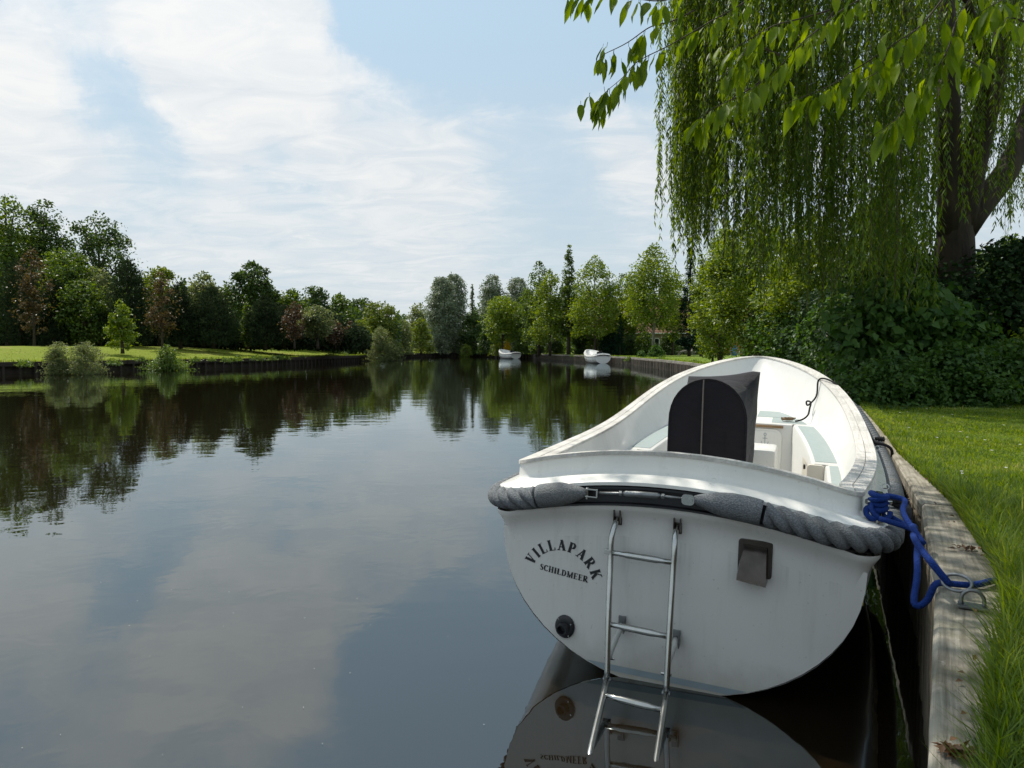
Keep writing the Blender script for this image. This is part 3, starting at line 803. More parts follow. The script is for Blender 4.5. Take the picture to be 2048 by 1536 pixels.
tree('leafy_tree', 'mid green dense tree behind the boat bow rope', 1616, 430, 190, 26, L_BRIGHT, 'oak', 13000, .13, clear=.06, trunk=.15, clumps=90, csize=.26)
tree('leafy_tree', 'dark dense tree filling the gap behind the willow trunk', 1745, 400, 220, 24, L_OAK, 'oak', 12000, .15, clear=.0, trunk=.16, clumps=90, csize=.26)
tree('leafy_tree', 'dark leafy tree behind the willow at the right edge', 2010, 470, 260, 22, L_OAK, 'oak', 9000, .15, clear=.0, trunk=.16, clumps=70, csize=.26)

tree('leafy_tree', 'small light green tree in front of the right end of the red roof', 1345, 560, 60, 84, L_BRIGHT, 'round', 3200, .24, clear=.2, trunk=.12)
tree('leafy_tree', 'small mid green tree in front of the left end of the red roof', 1216, 596, 50, 90, L_MID, 'round', 2600, .24, clear=.15, trunk=.12)
tree('leafy_tree', 'pale green bushy tree beneath the light green leafy tree', 1425, 600, 66, 40, L_BRIGHT, 'round', 3600, .15, clear=.08, trunk=.07, droop=.4)

tree('leafy_tree', 'green tree filling the gap left of the nearer white boat', 1158, 562, 66, 92, L_MID, 'oak', 3600, .27, clear=.12, trunk=.14)
tree('leafy_tree', 'fresh green tree between the boat tree and the broad tree crown', 1268, 552, 70, 86, L_BRIGHT, 'oak', 3600, .26, clear=.2, trunk=.14)
tree('leafy_tree', 'low green tree between the silver willows and the pointed trees', 1054, 580, 56, 104, L_MID, 'oak', 3200, .30, clear=.05, trunk=.14)

# bushes
def bush(name, label, px, ytop, wpx, d, mat, n, leaf, base=None, z_up=None, **kw):
    return tree(name, label, px, ytop, wpx, d, mat, 'bush', n, leaf, cat='bush', base=base, clear=0.0, trunk=kw.pop('trunk', .03), limbs=12, **kw)
bush('willow_bush', 'pale willow bush hanging over the left board wall', 118, 682, 60, 38.6, L_OLIVE, 3600, .11, base=.05, aspect=.4)
bush('willow_bush', 'pale willow bush right of its twin on the left board wall', 172, 682, 78, 38.9, L_OLIVE, 4200, .11, base=.05, aspect=.4)
bush('alder_bush', 'glossy green low bush with an upright shoot on the left board wall', 335, 688, 44, 45.5, L_WEED, 1600, .12, base=.1)
bush('alder_bush', 'wide low glossy bush spreading along the left board wall', 332, 712, 96, 46.5, L_WEED, 2400, .12, base=.05)
bush('leaning_willow_bush', 'large light green willow bush leaning over the water at the left bank end', 762, 652, 60, 80, L_OLIVE, 5200, .17, base=.05, aspect=.4)
bush('leaning_willow_bush', 'smaller light green willow bush right of the large leaning one', 788, 678, 40, 82, L_OLIVE, 2600, .17, base=.05, aspect=.4)
bush('corner_shrub', 'small light green shrub on the far corner of the bank', 932, 688, 24, 122, L_YELLOWGREEN, 1200, .2, base=.1)
bush('corner_shrub', 'rounded light green shrub left of the farther white boat', 996, 684, 34, 107, L_YELLOWGREEN, 1500, .2, base=.4)
bush('flowering_bush', 'small yellow flowering bush behind the farther white boat', 1014, 680, 17, 105.5, L_FLOWER, 700, .17, base=HB)
bush('hedge_bush', 'mid green hedge bush right of the yellow bush', 1048, 672, 48, 104, L_MID, 2600, .24, base=HB)
bush('hedge_bush', 'mid green hedge bush left of the first row trunk', 1078, 674, 36, 100, L_MID, 2200, .24, base=HB)
bush('hedge_bush', 'dark hedge bush between the trunks of the pointed trees', 1112, 668, 44, 98, L_OAK, 2400, .24, base=HB)
bush('hedge_bush', 'dark green bush behind the bow of the nearer white boat', 1168, 664, 44, 92, L_OAK, 2400, .24, base=HB)
bush('light_shrub', 'light green upright shrub left of the cypress', 1184, 672, 26, 90, L_BRIGHT, 1300, .22, base=HB)
bush('rounded_shrub', 'large dark rounded shrub in front of the red roofed house', 1222, 664, 56, 84, L_SPRUCE, 3400, .2, base=HB)
bush('rounded_shrub', 'dark rounded shrub right of the largest one in front of the house', 1262, 668, 46, 84, L_OAK, 2600, .2, base=HB)
bush('rounded_shrub', 'light topped shrub beneath the broad tree by the house', 1290, 662, 44, 82, L_MID, 2600, .2, base=HB)
bush('rounded_shrub', 'dark shrub between the house and the garden lounger', 1336, 668, 44, 86, L_OAK, 2600, .2, base=HB)
bush('rounded_shrub', 'dark shrub behind the garden lounger', 1376, 672, 60, 90, L_OAK, 2800, .2, base=HB)
bush('bank_bush', 'bushy green clump round the foot of the slender trunk', 1312, 690, 34, 67, L_SHRUB, 1500, .15, base=HB)
bush('bank_bush', 'green clump overhanging the pile wall right of the nearer white boat', 1282, 700, 22, 61, L_SHRUB, 1200, .13, base=.15)
bush('garden_bush', 'dark round bush behind the red and blue garden things', 1512, 640, 88, 44, L_OAK, 3600, .16, base=HB)
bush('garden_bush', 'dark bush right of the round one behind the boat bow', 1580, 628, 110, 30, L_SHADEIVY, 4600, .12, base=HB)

# far masses of wood behind everything, nobody could count the trees in them
def mass(name, label, xs, tops, d, mat, n, leaf, depth=8.0, base=HB):
    r = np.random.default_rng(int(d * 3 + n))
    u = r.random(n); px = xs[0] + (xs[-1] - xs[0]) * u
    yt = np.interp(px, xs, tops) + 9 * np.sin(px * .11 + 2 * np.sin(px * .037)) + 6 * np.sin(px * .37)
    D_ = d + depth * r.random(n)
    zt = CAM_H + (697 - yt) * D_ / F_PX
    P = np.stack([(px - 1024) / F_PX * D_, D_, base + (zt - base) * r.random(n) ** 1.15], 1)
    N = unit(r.normal(size=(n, 3)) + np.array([0, -.6, .3])); Dn = np.cross(N, r.normal(size=(n, 3)))
    sz = leaf * (.6 + .8 * r.random(n))
    o = leaf_mesh(name, P, Dn, N, sz, sz * .6, mat)
    return tag(o, label, 'wood', kind='stuff')
mass('far_wood', 'dark distant wood behind the trees of the left bank', [-250, 0, 260, 480, 600, 800], [440, 450, 560, 590, 600, 640], 84, L_OAK, 42000, .50, 10, base=1.0)
mass('wood_edge', 'dark undergrowth at the foot of the left wood', [-250, 0, 300, 560, 740], [620, 630, 640, 650, 660], 66, L_PINE, 34000, .34, 4, base=1.5)
mass('far_wood', 'dark distant wood closing the far end of the water', [780, 860, 960, 1080, 1240], [640, 640, 610, 600, 620], 150, L_OAK, 16000, .7, 12)
mass('far_wood', 'green wood behind the gardens of the right bank', [1060, 1200, 1350, 1500, 1700, 2200], [600, 610, 600, 560, 520, 480], 118, L_MID, 26000, .6, 14)

# ------------------------------------------------------------------ weeping willow on the right bank
wr = np.random.default_rng(21)
WY = 13.0
willow = empty('weeping_willow', (*at(1905, 697, WY).to_2d(), HB - .05))
tag(willow, 'big weeping willow with three thick limbs and hanging leafy curtains', 'tree')
wo = willow.location.copy()
m = MB()
def limb(pts, rads, segs=12):
    p = spline([Vector(q) - wo for q in pts], 14)
    rr = np.interp(np.linspace(0, 1, 14), np.linspace(0, 1, len(rads)), rads)
    jit = np.random.default_rng(len(pts) * 7 + int(rads[0] * 100)).normal(size=14) * .02
    m.tube(p, [a * (1 + j) for a, j in zip(rr, jit)], segs)
base = Vector((at(1905, 697, WY).x, WY, HB - .1))
limb([base, at(1908, 520, WY), at(1918, 430, WY), at(1930, 395, WY)], [.40, .33, .34, .26], 14)
limb([at(1905, 470, WY), at(1903, 380, WY), at(1898, 250, WY), at(1896, 120, WY + .2), at(1890, -60, WY + .4), at(1880, -260, WY + .6)], [.26, .21, .18, .15, .12, .06])
limb([at(1920, 450, WY), at(1934, 380, WY - .1), at(1952, 300, WY - .2), at(1978, 200, WY - .4), at(2000, 100, WY - .6), at(2040, -90, WY - .7)], [.26, .24, .21, .17, .13, .06])
limb([at(1925, 460, WY), at(1965, 405, WY), at(2005, 355, WY + .1), at(2040, 285, WY + .3), at(2075, 190, WY + .5), at(2120, 40, WY + .7)], [.24, .22, .20, .19, .16, .08])
limb([at(1896, 120, WY + .2), at(1800, 20, WY - .6), at(1650, -120, WY - 1.2), at(1480, -200, WY - 1.2)], [.12, .09, .06, .03], 8)
limb([at(1898, 200, WY + .1), at(1840, 60, WY + 1.2), at(1740, -120, WY + 2.4), at(1620, -200, WY + 3.2)], [.10, .08, .05, .03], 8)
limb([at(1978, 200, WY - .4), at(1950, 60, WY - 1.4), at(1880, -120, WY - 2.4), at(1800, -220, WY - 3)], [.09, .07, .05, .03], 8)
limb([at(1985, 170, WY - .4), at(1950, 75, WY - .6), at(1915, 95, WY - .6), at(1895, 130, WY - .6)], [.07, .06, .045, .02], 8)
m.build('trunk', BARK_W, willow, smooth=True)
Ps, Ds, Ns = [], [], []
stems = MB()
bx = [1330, 1350, 1380, 1400, 1430, 1470, 1520, 1580, 1640, 1700, 1760, 1820, 1860, 1890, 1940, 2000, 2060, 2250]
by = [330, 420, 400, 480, 440, 470, 480, 500, 560, 520, 590, 560, 500, 330, 300, 400, 470, 520]
nb = 0
for b in range(205):
    pxb = 1352 + (2240 - 1352) * wr.random() ** 1.1
    if b < 16: pxb = 1352 + 14 * b * wr.random()
    dep = wr.uniform(9.6, 16.2)
    if pxb > 1868: dep = wr.uniform(13.9, 17.0)
    elif pxb < 1420: dep = wr.uniform(11.5, 14.5)
    yb = np.interp(pxb, bx, by) + wr.normal() * 32 - (dep - 13) * 8
    if wr.random() < .35: yb -= wr.uniform(40, 230)
    if pxb > 1868 and wr.random() < .25: continue
    if pxb > 1868 and wr.random() < .22: dep, yb = wr.uniform(10.5, 12.4), wr.uniform(120, 420)
    ytop = -260 + wr.uniform(-60, 160)
    k = wr.integers(6, 12)
    for s_ in range(k):
        o = wr.normal(size=2) * np.array([.15, .2])
        zt = at(pxb, ytop, dep).z; zb = at(pxb, yb + wr.normal() * 38, dep).z
        X0 = at(pxb, 300, dep).x + o[0]; Y0 = dep + o[1]
        if zt - zb < .4: continue
        L = zt - zb; nl = int(L / .030)
        f = np.sort(wr.random(nl)); sway = wr.normal(size=2) * .10; ph = wr.uniform(0, 6)
        z = zt - f * L
        x = X0 + sway[0] * f + .035 * np.sin(f * L * 2.1 + ph); y = Y0 + sway[1] * f + .035 * np.cos(f * L * 1.7 + ph)
        keep = wr.random(nl) < (.72 + .28 * np.sin(f * L * 1.3 + ph) ** 2)
        P = np.stack([x, y, z], 1)[keep]
        a = wr.random(len(P)) * 2 * np.pi
        out = np.stack([np.cos(a), np.sin(a), np.zeros(len(P))], 1)
        Ps.append(P); Ds.append(out * .55 + np.array([0, 0, -1.0])); Ns.append(out + wr.normal(size=(len(P), 3)) * .4)
        if s_ < 3:
            ff = np.linspace(0, 1, 7)
            stems.tube([(X0 + sway[0] * q + .035 * math.sin(q * L * 2.1 + ph) - wo.x, Y0 + sway[1] * q + .035 * math.cos(q * L * 1.7 + ph) - wo.y, zt - q * L - wo.z) for q in ff], .004, 3, caps=False)
P = np.concatenate(Ps) - np.array(wo); D = np.concatenate(Ds); N = np.concatenate(Ns)
ln = .115 * (.6 + .7 * wr.random(len(P)))
leaf_mesh('crown', P, D, N, ln, ln * .20, L_WILLOW, parent=willow, fold=.1)
stems.build('hanging_stems', TWIG, willow)

# ------------------------------------------------------------------ shrubs behind the near lawn
def leaf_bush(name, label, c, size, n, leaf, mat, seed, aspect=.62, clumps=40, csize=.30, droop=.35, stems_n=6, fill=.45, shape='bush', cat='bush', tri_up=.45, group=None):
    r = np.random.default_rng(seed)
    root = empty(name, c); tag(root, label, cat, group)
    P, D, N, C, cr = crown(r, shape, size[0], 0.0, size[2] * .92, n, leaf, clumps, csize, ry=size[1], droop=droop, fill=fill, up=tri_up)
    sz = leaf * (.55 + .8 * r.random(n))
    leaf_mesh('foliage', P, D, N, sz, sz * aspect, mat, parent=root)
    mm = MB()
    for j in range(stems_n):
        e = C[r.integers(len(C))]; b0 = (r.normal() * size[0] * .18, r.normal() * size[1] * .18, -.1)
        mm.tube([b0, ((b0[0] + e[0]) * .5, (b0[1] + e[1]) * .5, e[2] * .55), tuple(e)], [.016, .011, .005], 5)
    mm.build('stems', TWIG, root, smooth=True)
    return root
for i, (x, y, sx, sy, h, n, lab) in enumerate([
        (5.35, 9.9, .75, .6, .75, 5200, 'low leafy shrub nearest the quay, left end of the shrub row'),
        (6.3, 9.95, .8, .65, .95, 6200, 'low leafy shrub second from the quay in the shrub row'),
        (7.3, 10.1, .85, .7, 1.02, 6400, 'low leafy shrub with a light shoot in the middle of the row'),
        (8.3, 10.3, .9, .7, 1.0, 6000, 'low leafy shrub at the right edge of the shrub row'),
        (6.1, 11.4, .5, .5, .62, 3000, 'small shrub at the quay edge behind the shrub row')]):
    leaf_bush('low_shrub', lab, (x, y, HB - .03), (sx, sy, h), n, .075, L_SHRUB, 60 + i, clumps=60, csize=.24, group='low shrubs behind the lawn')
leaf_bush('hazel_bush', 'broad leaved light green bush left of the dark ivy', (6.35, 11.6, HB), (1.05, .8, 2.15), 3600, .15, L_BROAD, 71, aspect=.72, clumps=46, csize=.28, shape='round', droop=.7)
leaf_bush('hazel_bush', 'tall broad leaved shoot bush behind the low shrub row', (7.35, 11.7, HB), (.75, .7, 1.7), 1900, .15, L_BROAD, 72, aspect=.72, clumps=30, csize=.3, shape='round', droop=.7)
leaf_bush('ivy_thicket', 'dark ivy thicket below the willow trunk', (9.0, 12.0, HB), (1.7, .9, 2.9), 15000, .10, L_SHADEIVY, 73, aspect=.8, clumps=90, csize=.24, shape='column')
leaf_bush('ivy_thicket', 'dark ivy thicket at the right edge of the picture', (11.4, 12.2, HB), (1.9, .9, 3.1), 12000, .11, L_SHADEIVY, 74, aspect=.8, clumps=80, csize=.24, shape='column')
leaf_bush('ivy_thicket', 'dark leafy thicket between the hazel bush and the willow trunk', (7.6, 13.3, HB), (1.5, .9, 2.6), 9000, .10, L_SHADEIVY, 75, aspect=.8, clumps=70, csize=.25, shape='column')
leaf_bush('bank_thicket', 'dark green thicket on the bank behind the boat bow', (7.9, 16.6, HB), (1.0, 1.2, 2.2), 7000, .11, L_SHRUB, 76, clumps=60, csize=.26, shape='round')
leaf_bush('bank_thicket', 'green thicket with pale stems left of the hazel bush', (6.9, 13.4, HB), (.9, .8, 1.7), 5200, .10, L_SHRUB, 77, clumps=50, csize=.26, shape='round')
leaf_bush('bank_thicket', 'dark thicket farther along the bank behind the bow', (9.6, 20.5, HB), (1.5, 1.4, 2.8), 7600, .13, L_SHADEIVY, 78, clumps=60, csize=.26, shape='round')
leaf_bush('bank_thicket', 'mid green thicket under the leaning light green tree', (10.6, 26.0, HB), (1.8, 1.6, 2.6), 6000, .15, L_SHRUB, 79, clumps=60, csize=.26, shape='round')
leaf_bush('light_sapling', 'small bright green sapling glowing before the dark ivy', (7.95, 10.9, HB), (.30, .3, 1.35), 360, .085, L_BRIGHT, 80, clumps=16, csize=.5, shape='column')
pole = MB()
pp = [at(1812, 715, 11.3), at(1815, 640, 11.3), at(1818, 585, 11.3), at(1832, 545, 11.35), at(1836, 515, 11.4)]
pole.tube(spline([Vector(q) - Vector((pp[0].x, pp[0].y, HB)) for q in pp], 12), [.014] * 6 + [.009] * 6, 6)
bare = pole.build('bare_stem', BARK_P, smooth=True); bare.location = (pp[0].x, pp[0].y, HB)
tag(bare, 'thin bare pale stem rising out of the broad leaved bush', 'stem')
for k, (px, py, hh) in enumerate([(1652, 722, 1.2), (1679, 716, 1.3)]):
    q = at(px, 720, 14.2); mm = MB()
    mm.tube([(0, 0, -.1), (.03, 0, hh * .5), (.02, 0.02, hh)], [.035, .028, .018], 6)
    o = mm.build('pale_stem', BARK_P, smooth=True); o.location = (q.x, 14.2, HB)
    tag(o, ['thicker pale bare stem in the thicket behind the boat', 'pale bare stem right of the thicker one in the thicket'][k], 'stem')

# ------------------------------------------------------------------ grass blades on the near lawn
def blades(name, P, H, lean, Wd, mat):
    n = len(P); r = np.random.default_rng(n)
    a = r.random(n) * 2 * np.pi
    S = np.stack([np.cos(a), np.sin(a), np.zeros(n)], 1)
    Lv = np.stack([np.cos(a + 1.4), np.sin(a + 1.4), np.zeros(n)], 1) * lean[:, None] + np.array([-.25, -.05, 0]) * lean[:, None]
    up = np.array([0, 0, 1.0])
    V = np.empty((n, 5, 3)); h = H[:, None]; w = Wd[:, None]
    V[:, 0] = P - S * w * .5; V[:, 1] = P + S * w * .5
    m1 = P + up * h * .6 + Lv * h * .32
    V[:, 2] = m1 + S * w * .42; V[:, 3] = m1 - S * w * .42
    V[:, 4] = P + up * h * .93 + Lv * h * .95
    me = bpy.data.meshes.new(name)
    me.vertices.add(n * 5); me.vertices.foreach_set('co', V.reshape(-1).astype(np.float32))
    b = (np.arange(n) * 5)[:, None]
    tri = np.concatenate([b + np.array([[0, 1, 2]]), b + np.array([[0, 2, 3]]), b + np.array([[3, 2, 4]])], 1).reshape(-1)
    me.loops.add(n * 9); me.loops.foreach_set('vertex_index', tri.astype(np.int32))
    me.polygons.add(n * 3); me.polygons.foreach_set('loop_start', (np.arange(n * 3) * 3).astype(np.int32))
    me.update(calc_edges=True)
    return link(name, me, mat)
gr = np.random.default_rng(5)
n = 210000
Y = 1.0 + 10.6 * gr.random(n) ** 1.15
qx = np.interp(Y, [q[1] for q in RIGHT[1:7]], [q[0] for q in RIGHT[1:7]]) + np.interp(Y, [1.0, 1.5, 1.9, 2.4, 3.2, 5.2, 12], [.10, .16, .235, .25, .20, .07, .05])
X = qx + (np.maximum(.80 * Y + .5 - qx, .5)) * gr.random(n)
edge = np.exp(-((X - qx) / .16) ** 2)
lush = smoothstep(5.2, 3.0, Y) * (.5 + .5 * np.sin(X * 5 + Y * 3))
patchy = .75 + .5 * np.sin(X * 3.1 + 1.3 * np.sin(Y * 2.0)) * np.sin(Y * 2.7)
H = (.030 + .030 * gr.random(n)) * patchy + edge * (.03 + .035 * gr.random(n)) * smoothstep(8, 3, Y) + (.012 + .055 * gr.random(n)) * smoothstep(4.4, 3.1, Y) + .03 * smoothstep(9.2, 9.8, Y)
H *= np.where(gr.random(n) < .02, 1.7, 1.0)
P = np.stack([X - edge * .03, Y, HB - .026 + .036 * (edge > .30)], 1)
gb = blades('lawn_grass', P, H, .25 + .5 * gr.random(n), .0026 + .0011 * Y * (.6 + .6 * gr.random(n)), L_BLADE)
tag(gb, 'green grass of the near lawn between the quay and the shrubs', 'grass', kind='stuff')
nd = 34; dy = 3.4 + 6.0 * gr.random(nd); dx = np.interp(dy, [q[1] for q in RIGHT[1:7]], [q[0] for q in RIGHT[1:7]]) + .3 + (.22 * dy) * gr.random(nd)
DP = np.repeat(np.stack([dx, dy, np.full(nd, HB + .035)], 1), 6, 0); da = np.tile(np.arange(6) * np.pi / 3, nd)
DD = np.stack([np.cos(da), np.sin(da), np.full(nd * 6, .25)], 1)
o = leaf_mesh('daisies', DP, DD, np.tile(np.array([0, 0, 1.0]), (nd * 6, 1)), .013, .009, M_WHITE, fold=.1)
tag(o, 'tiny white daisies scattered over the near lawn', 'daisies', kind='stuff')
# rough tussocks along both far banks
n = 26000
s_ = gr.random(n) * (Ld[8] - Ld[1]) + Ld[1]
PL = np.array(LEFT, float)
bxl = np.interp(s_, Ld, PL[:, 0]); byl = np.interp(s_, Ld, PL[:, 1]); off = .1 + 9 * gr.random(n) ** 2.2
kx = np.interp(s_, Ld, [-.55] * 3 + [-.8, -.85, -1, -1, -1, -.7, -.2, 0]); ky = np.interp(s_, Ld, [.83] * 3 + [.6, .5, .2, 0, .1, .7, 1, 1])
kn = np.hypot(kx, ky)
zz = HB + .95 * smoothstep(.3, 13, off) + .0
P = np.stack([bxl + kx / kn * off, byl + ky / kn * off, zz - .03], 1)
gb = blades('far_grass', P, (.10 + .12 * gr.random(n)) * np.where(off < .7, 1.2, .55), .2 + .4 * gr.random(n), np.full(n, .03), L_BLADE)
tag(gb, 'mown grass with a rough edge on the left bank', 'grass', kind='stuff')
n = 16000
s_ = gr.random(n) * (Rd[11] - Rd[6]) + Rd[6]; PR = np.array(RIGHT, float)
bxl = np.interp(s_, Rd, PR[:, 0]); byl = np.interp(s_, Rd, PR[:, 1]); off = .1 + 8 * gr.random(n) ** 2
P = np.stack([bxl + off, byl, np.full(n, HB - .04)], 1)
gb = blades('bank_grass', P, (.06 + .10 * gr.random(n)) * np.where(off < .6, 1.4, .6), .2 + .4 * gr.random(n), np.full(n, .025), L_BLADE)
tag(gb, 'short garden grass along the pile wall on the right bank', 'grass', kind='stuff')

# weeds growing out of the bank walls
def weed(label, px, py, d, size, n, leaf, seed):
    r = np.random.default_rng(seed); q = at(px, py, d)
    root = empty('wall_weed', q); tag(root, label, 'weed', 'weeds on the bank walls')
    P, D, N, C, cr = crown(r, 'bush', size, -size * .4, size * 1.2, n, leaf, 10, .5)
    sz = leaf * (.6 + .8 * r.random(n))
    leaf_mesh('foliage', P, D, N, sz, sz * .35, L_WEED, parent=root)
for k, (px, py, d, size, label) in enumerate([
        (48, 733, 40.2, .42, 'fern like weed on the left board wall left of the willow bushes'),
        (228, 729, 43.6, .40, 'weed tuft on the board wall right of the willow bushes'),
        (282, 722, 45.5, .30, 'small weed left of the glossy green bush'),
        (392, 722, 48.6, .34, 'weed on the board wall right of the glossy green bush'),
        (424, 722, 50.0, .30, 'small weed left of the long weed cluster on the left wall'),
        (452, 724, 51.5, .36, 'leftmost weed of the long cluster on the left wall'),
        (472, 722, 52.4, .42, 'bushy weed in the long cluster on the left wall'),
        (515, 720, 54.6, .46, 'biggest weed of the long cluster on the left wall'),
        (545, 720, 57.0, .40, 'weed right of the biggest one on the left wall'),
        (566, 718, 59.5, .44, 'rightmost weed of the long cluster on the left wall'),
        (604, 715, 64.0, .30, 'single small weed before the reddish weed patch'),
        (662, 712, 72.0, .55, 'yellowish weed patch left of the leaning willow bush'),
        (690, 712, 76.0, .50, 'green weed patch beside the leaning willow bush'),
        (1175, 716, 74.0, .40, 'grass tuft on the pile wall at the bow of the nearer boat'),
        (1258, 722, 61.5, .42, 'grass tuft on the pile wall at the stern of the nearer boat'),
        (1322, 722, 50.0, .40, 'yellow green weed on the pile wall below the slender trunk'),
        (1393, 730, 39.0, .30, 'yellow green weed on the pile wall left of the boat rim'),
        (1145, 713, 82.0, .3, 'small weed on the pile wall between the two far boats')]):
    weed(label, px, py, d, size, 260, .20 * min(1, size * 2), 300 + k)

# ------------------------------------------------------------------ cherry tree overhead: trunk behind the camera, branches reach into view
cr_ = np.random.default_rng(33)
CH = Vector((3.4, -2.2, HB - .05))
cherry = empty('cherry_tree', CH)
tag(cherry, 'cherry branches with large drooping fresh green leaves hanging in from above', 'tree')
def leaf_variant(L, w, curl, seed):
    r = random.Random(seed); rows = []
    for f, ww in ((0, .04), (.12, .5), (.30, .93), (.50, 1.0), (.70, .74), (.86, .34), (1.0, .0)):
        z = -curl * L * f * f + r.uniform(-.004, .004)
        rows.append([(-w / 2 * ww, L * f, z + .22 * w * ww), (0, L * f, z), (w / 2 * ww, L * f, z + .22 * w * ww)])
    mm = MB(); mm.loft(rows, closed=False)
    mm.tube([(0, -.018, 0.004), (0, 0, 0)], .0011, 3, caps=False)
    o = mm.build('leaf', L_CHERRY, smooth=True); me = o.data; bpy.data.objects.remove(o)
    return me
LV = [leaf_variant(.105, .037, .10, 1), leaf_variant(.092, .035, .28, 2), leaf_variant(.115, .036, .02, 3), leaf_variant(.075, .030, .38, 4), leaf_variant(.10, .028, .18, 5)]
twigs = [  # (pixel points, distance, leaves)
    ([(1560, -40), (1480, 10), (1400, 55), (1330, 95), (1280, 120), (1240, 160), (1205, 190), (1180, 222)], 2.9, 50),
    ([(1420, -30), (1330, 0), (1250, -8), (1180, -14), (1125, -12)], 2.8, 20),
    ([(1390, 20), (1350, 40), (1290, 60), (1255, 85), (1215, 105), (1200, 120)], 3.0, 16),
    ([(1700, -20), (1650, 45), (1600, 90), (1574, 118), (1540, 150), (1500, 180)], 2.7, 24),
    ([(1660, 20), (1590, 40), (1530, 60), (1470, 95), (1440, 110)], 2.8, 20),
    ([(1560, 110), (1510, 90), (1470, 130), (1445, 150)], 2.75, 16),
    ([(1540, 150), (1480, 190), (1450, 205), (1400, 235), (1385, 250)], 2.7, 22),
    ([(1900, -20), (1860, 30), (1800, 80), (1740, 120), (1700, 145), (1640, 180), (1590, 200), (1562, 210)], 2.5, 34),
    ([(1960, -30), (1920, 30), (1890, 110), (1850, 170), (1810, 215), (1780, 248), (1740, 275)], 2.35, 40),
    ([(1790, 95), (1760, 130), (1735, 155), (1715, 165)], 2.5, 12),
    ([(1890, 110), (1930, 120), (1960, 135)], 2.4, 14),
    ([(2070, -20), (2020, 0), (1985, 10), (1960, 25)], 2.3, 18),
    ([(1780, -30), (1700, 10), (1660, 40)], 2.9, 14),
    ([(2090, 60), (2040, 40), (2010, 45)], 2.2, 6),
]
tw = MB(); nleaf = 0
for pts, d, nl in twigs:
    pl_ = spline([at(px, py, d + .05 * math.sin(i * 2.1) + (.12 * (len(pts) - i) / len(pts))) for i, (px, py) in enumerate(pts)], 30)
    tw.tube([p - CH for p in pl_], [.0038 - .0028 * i / 29 for i in range(30)], 5)
    for j in range(nl):
        f = (j + cr_.random()) / nl
        f = f if j > nl * .14 else 1 - .16 * cr_.random()          # rosettes at the tips
        p = pl_[min(29, int(f * 29))]
        t_ = (pl_[min(29, int(f * 29) + 1)] - pl_[max(0, int(f * 29) - 1)]).normalized()
        a = cr_.uniform(0, 2 * math.pi)
        dirv = (Vector((math.cos(a) * .42, math.sin(a) * .42, -1.0 + .35 * cr_.random())) + t_ * .35).normalized()
        nrm = Vector((math.cos(a), math.sin(a), .55 + .5 * cr_.random())) + Vector(cr_.normal(size=3)) * .25
        yv = dirv; xv = yv.cross(nrm).normalized(); zv = xv.cross(yv)
        M = Matrix((xv, yv, zv)).transposed().to_4x4()
        o = bpy.data.objects.new('leaf', LV[int(cr_.integers(5))])
        sc = cr_.uniform(.72, 1.16); M = Matrix.Translation(p - CH + dirv * .018) @ M @ Matrix.Scale(sc, 4)
        o.parent = cherry; o.matrix_local = M; col.objects.link(o); nleaf += 1
# more leaves on the same twigs, between the larger ones
LVV = [(np.array([v.co for v in me.vertices]), [tuple(p.vertices) for p in me.polygons]) for me in LV]
mm = MB()
for pts, d, nl in twigs:
    pl_ = spline([at(px, py, d + .10) for px, py in pts], 30)
    for j in range(int(nl * .5)):
        p = pl_[int(cr_.integers(2, 30))] + Vector(cr_.normal(size=3)) * .03 - CH; a = cr_.uniform(0, 2 * math.pi)
        yv = Vector((math.cos(a) * .45, math.sin(a) * .45, -.95)).normalized(); xv = yv.cross(Vector((math.cos(a), math.sin(a), .5 + .5 * cr_.random()))).normalized(); zv = xv.cross(yv)
        V, Fc = LVV[int(cr_.integers(5))]; sc = cr_.uniform(.6, 1.05); b0 = len(mm.v)
        Q = (V * sc) @ np.array([xv, yv, zv]) + np.array(p)
        mm.v += [tuple(q) for q in Q]; mm.f += [tuple(b0 + i for i in f) for f in Fc]
o = mm.build('more_leaves', L_CHERRY, cherry, smooth=True)
o['kind'] = 'stuff'
tw.build('twigs', TWIG, cherry, smooth=True)
tk = MB()
tk.tube([(0, 0, 0), (.05, .05, 1.2), (-.1, .2, 2.4)], [.20, .16, .14], 12)
tops = [at(1560, -60, 3.0) - CH, at(1900, -40, 2.55) - CH, at(2060, -50, 2.3) - CH, at(1420, -50, 2.85) - CH, at(1700, -40, 2.8) - CH]
for e in tops:
    tk.tube(spline([(-.1, .2, 2.3), (-.5 + e.x * .2, 1.0 + e.y * .15, 3.4), (e.x * .75, e.y * .7, max(e.z + .5, 3.4)), tuple(e)], 14), [.075 - .005 * i for i in range(14)], 7)
for e in [(-2.5, 7.6, 5.2), (-3.3, 7.2, 5.6), (-1.2, 7.0, 5.4), (-3.6, 5.6, 5.6), (-2.2, 5.0, 5.6), (-.4, 6.0, 5.4)]:
    tk.tube(spline([(-.1, .2, 2.3), (-.6, 1.2, 3.6), (e[0] * .65, e[1] * .65, e[2] * .92), e], 12), [.085 - .0065 * i for i in range(12)], 6)
tk.build('trunk', BARK, cherry, smooth=True)
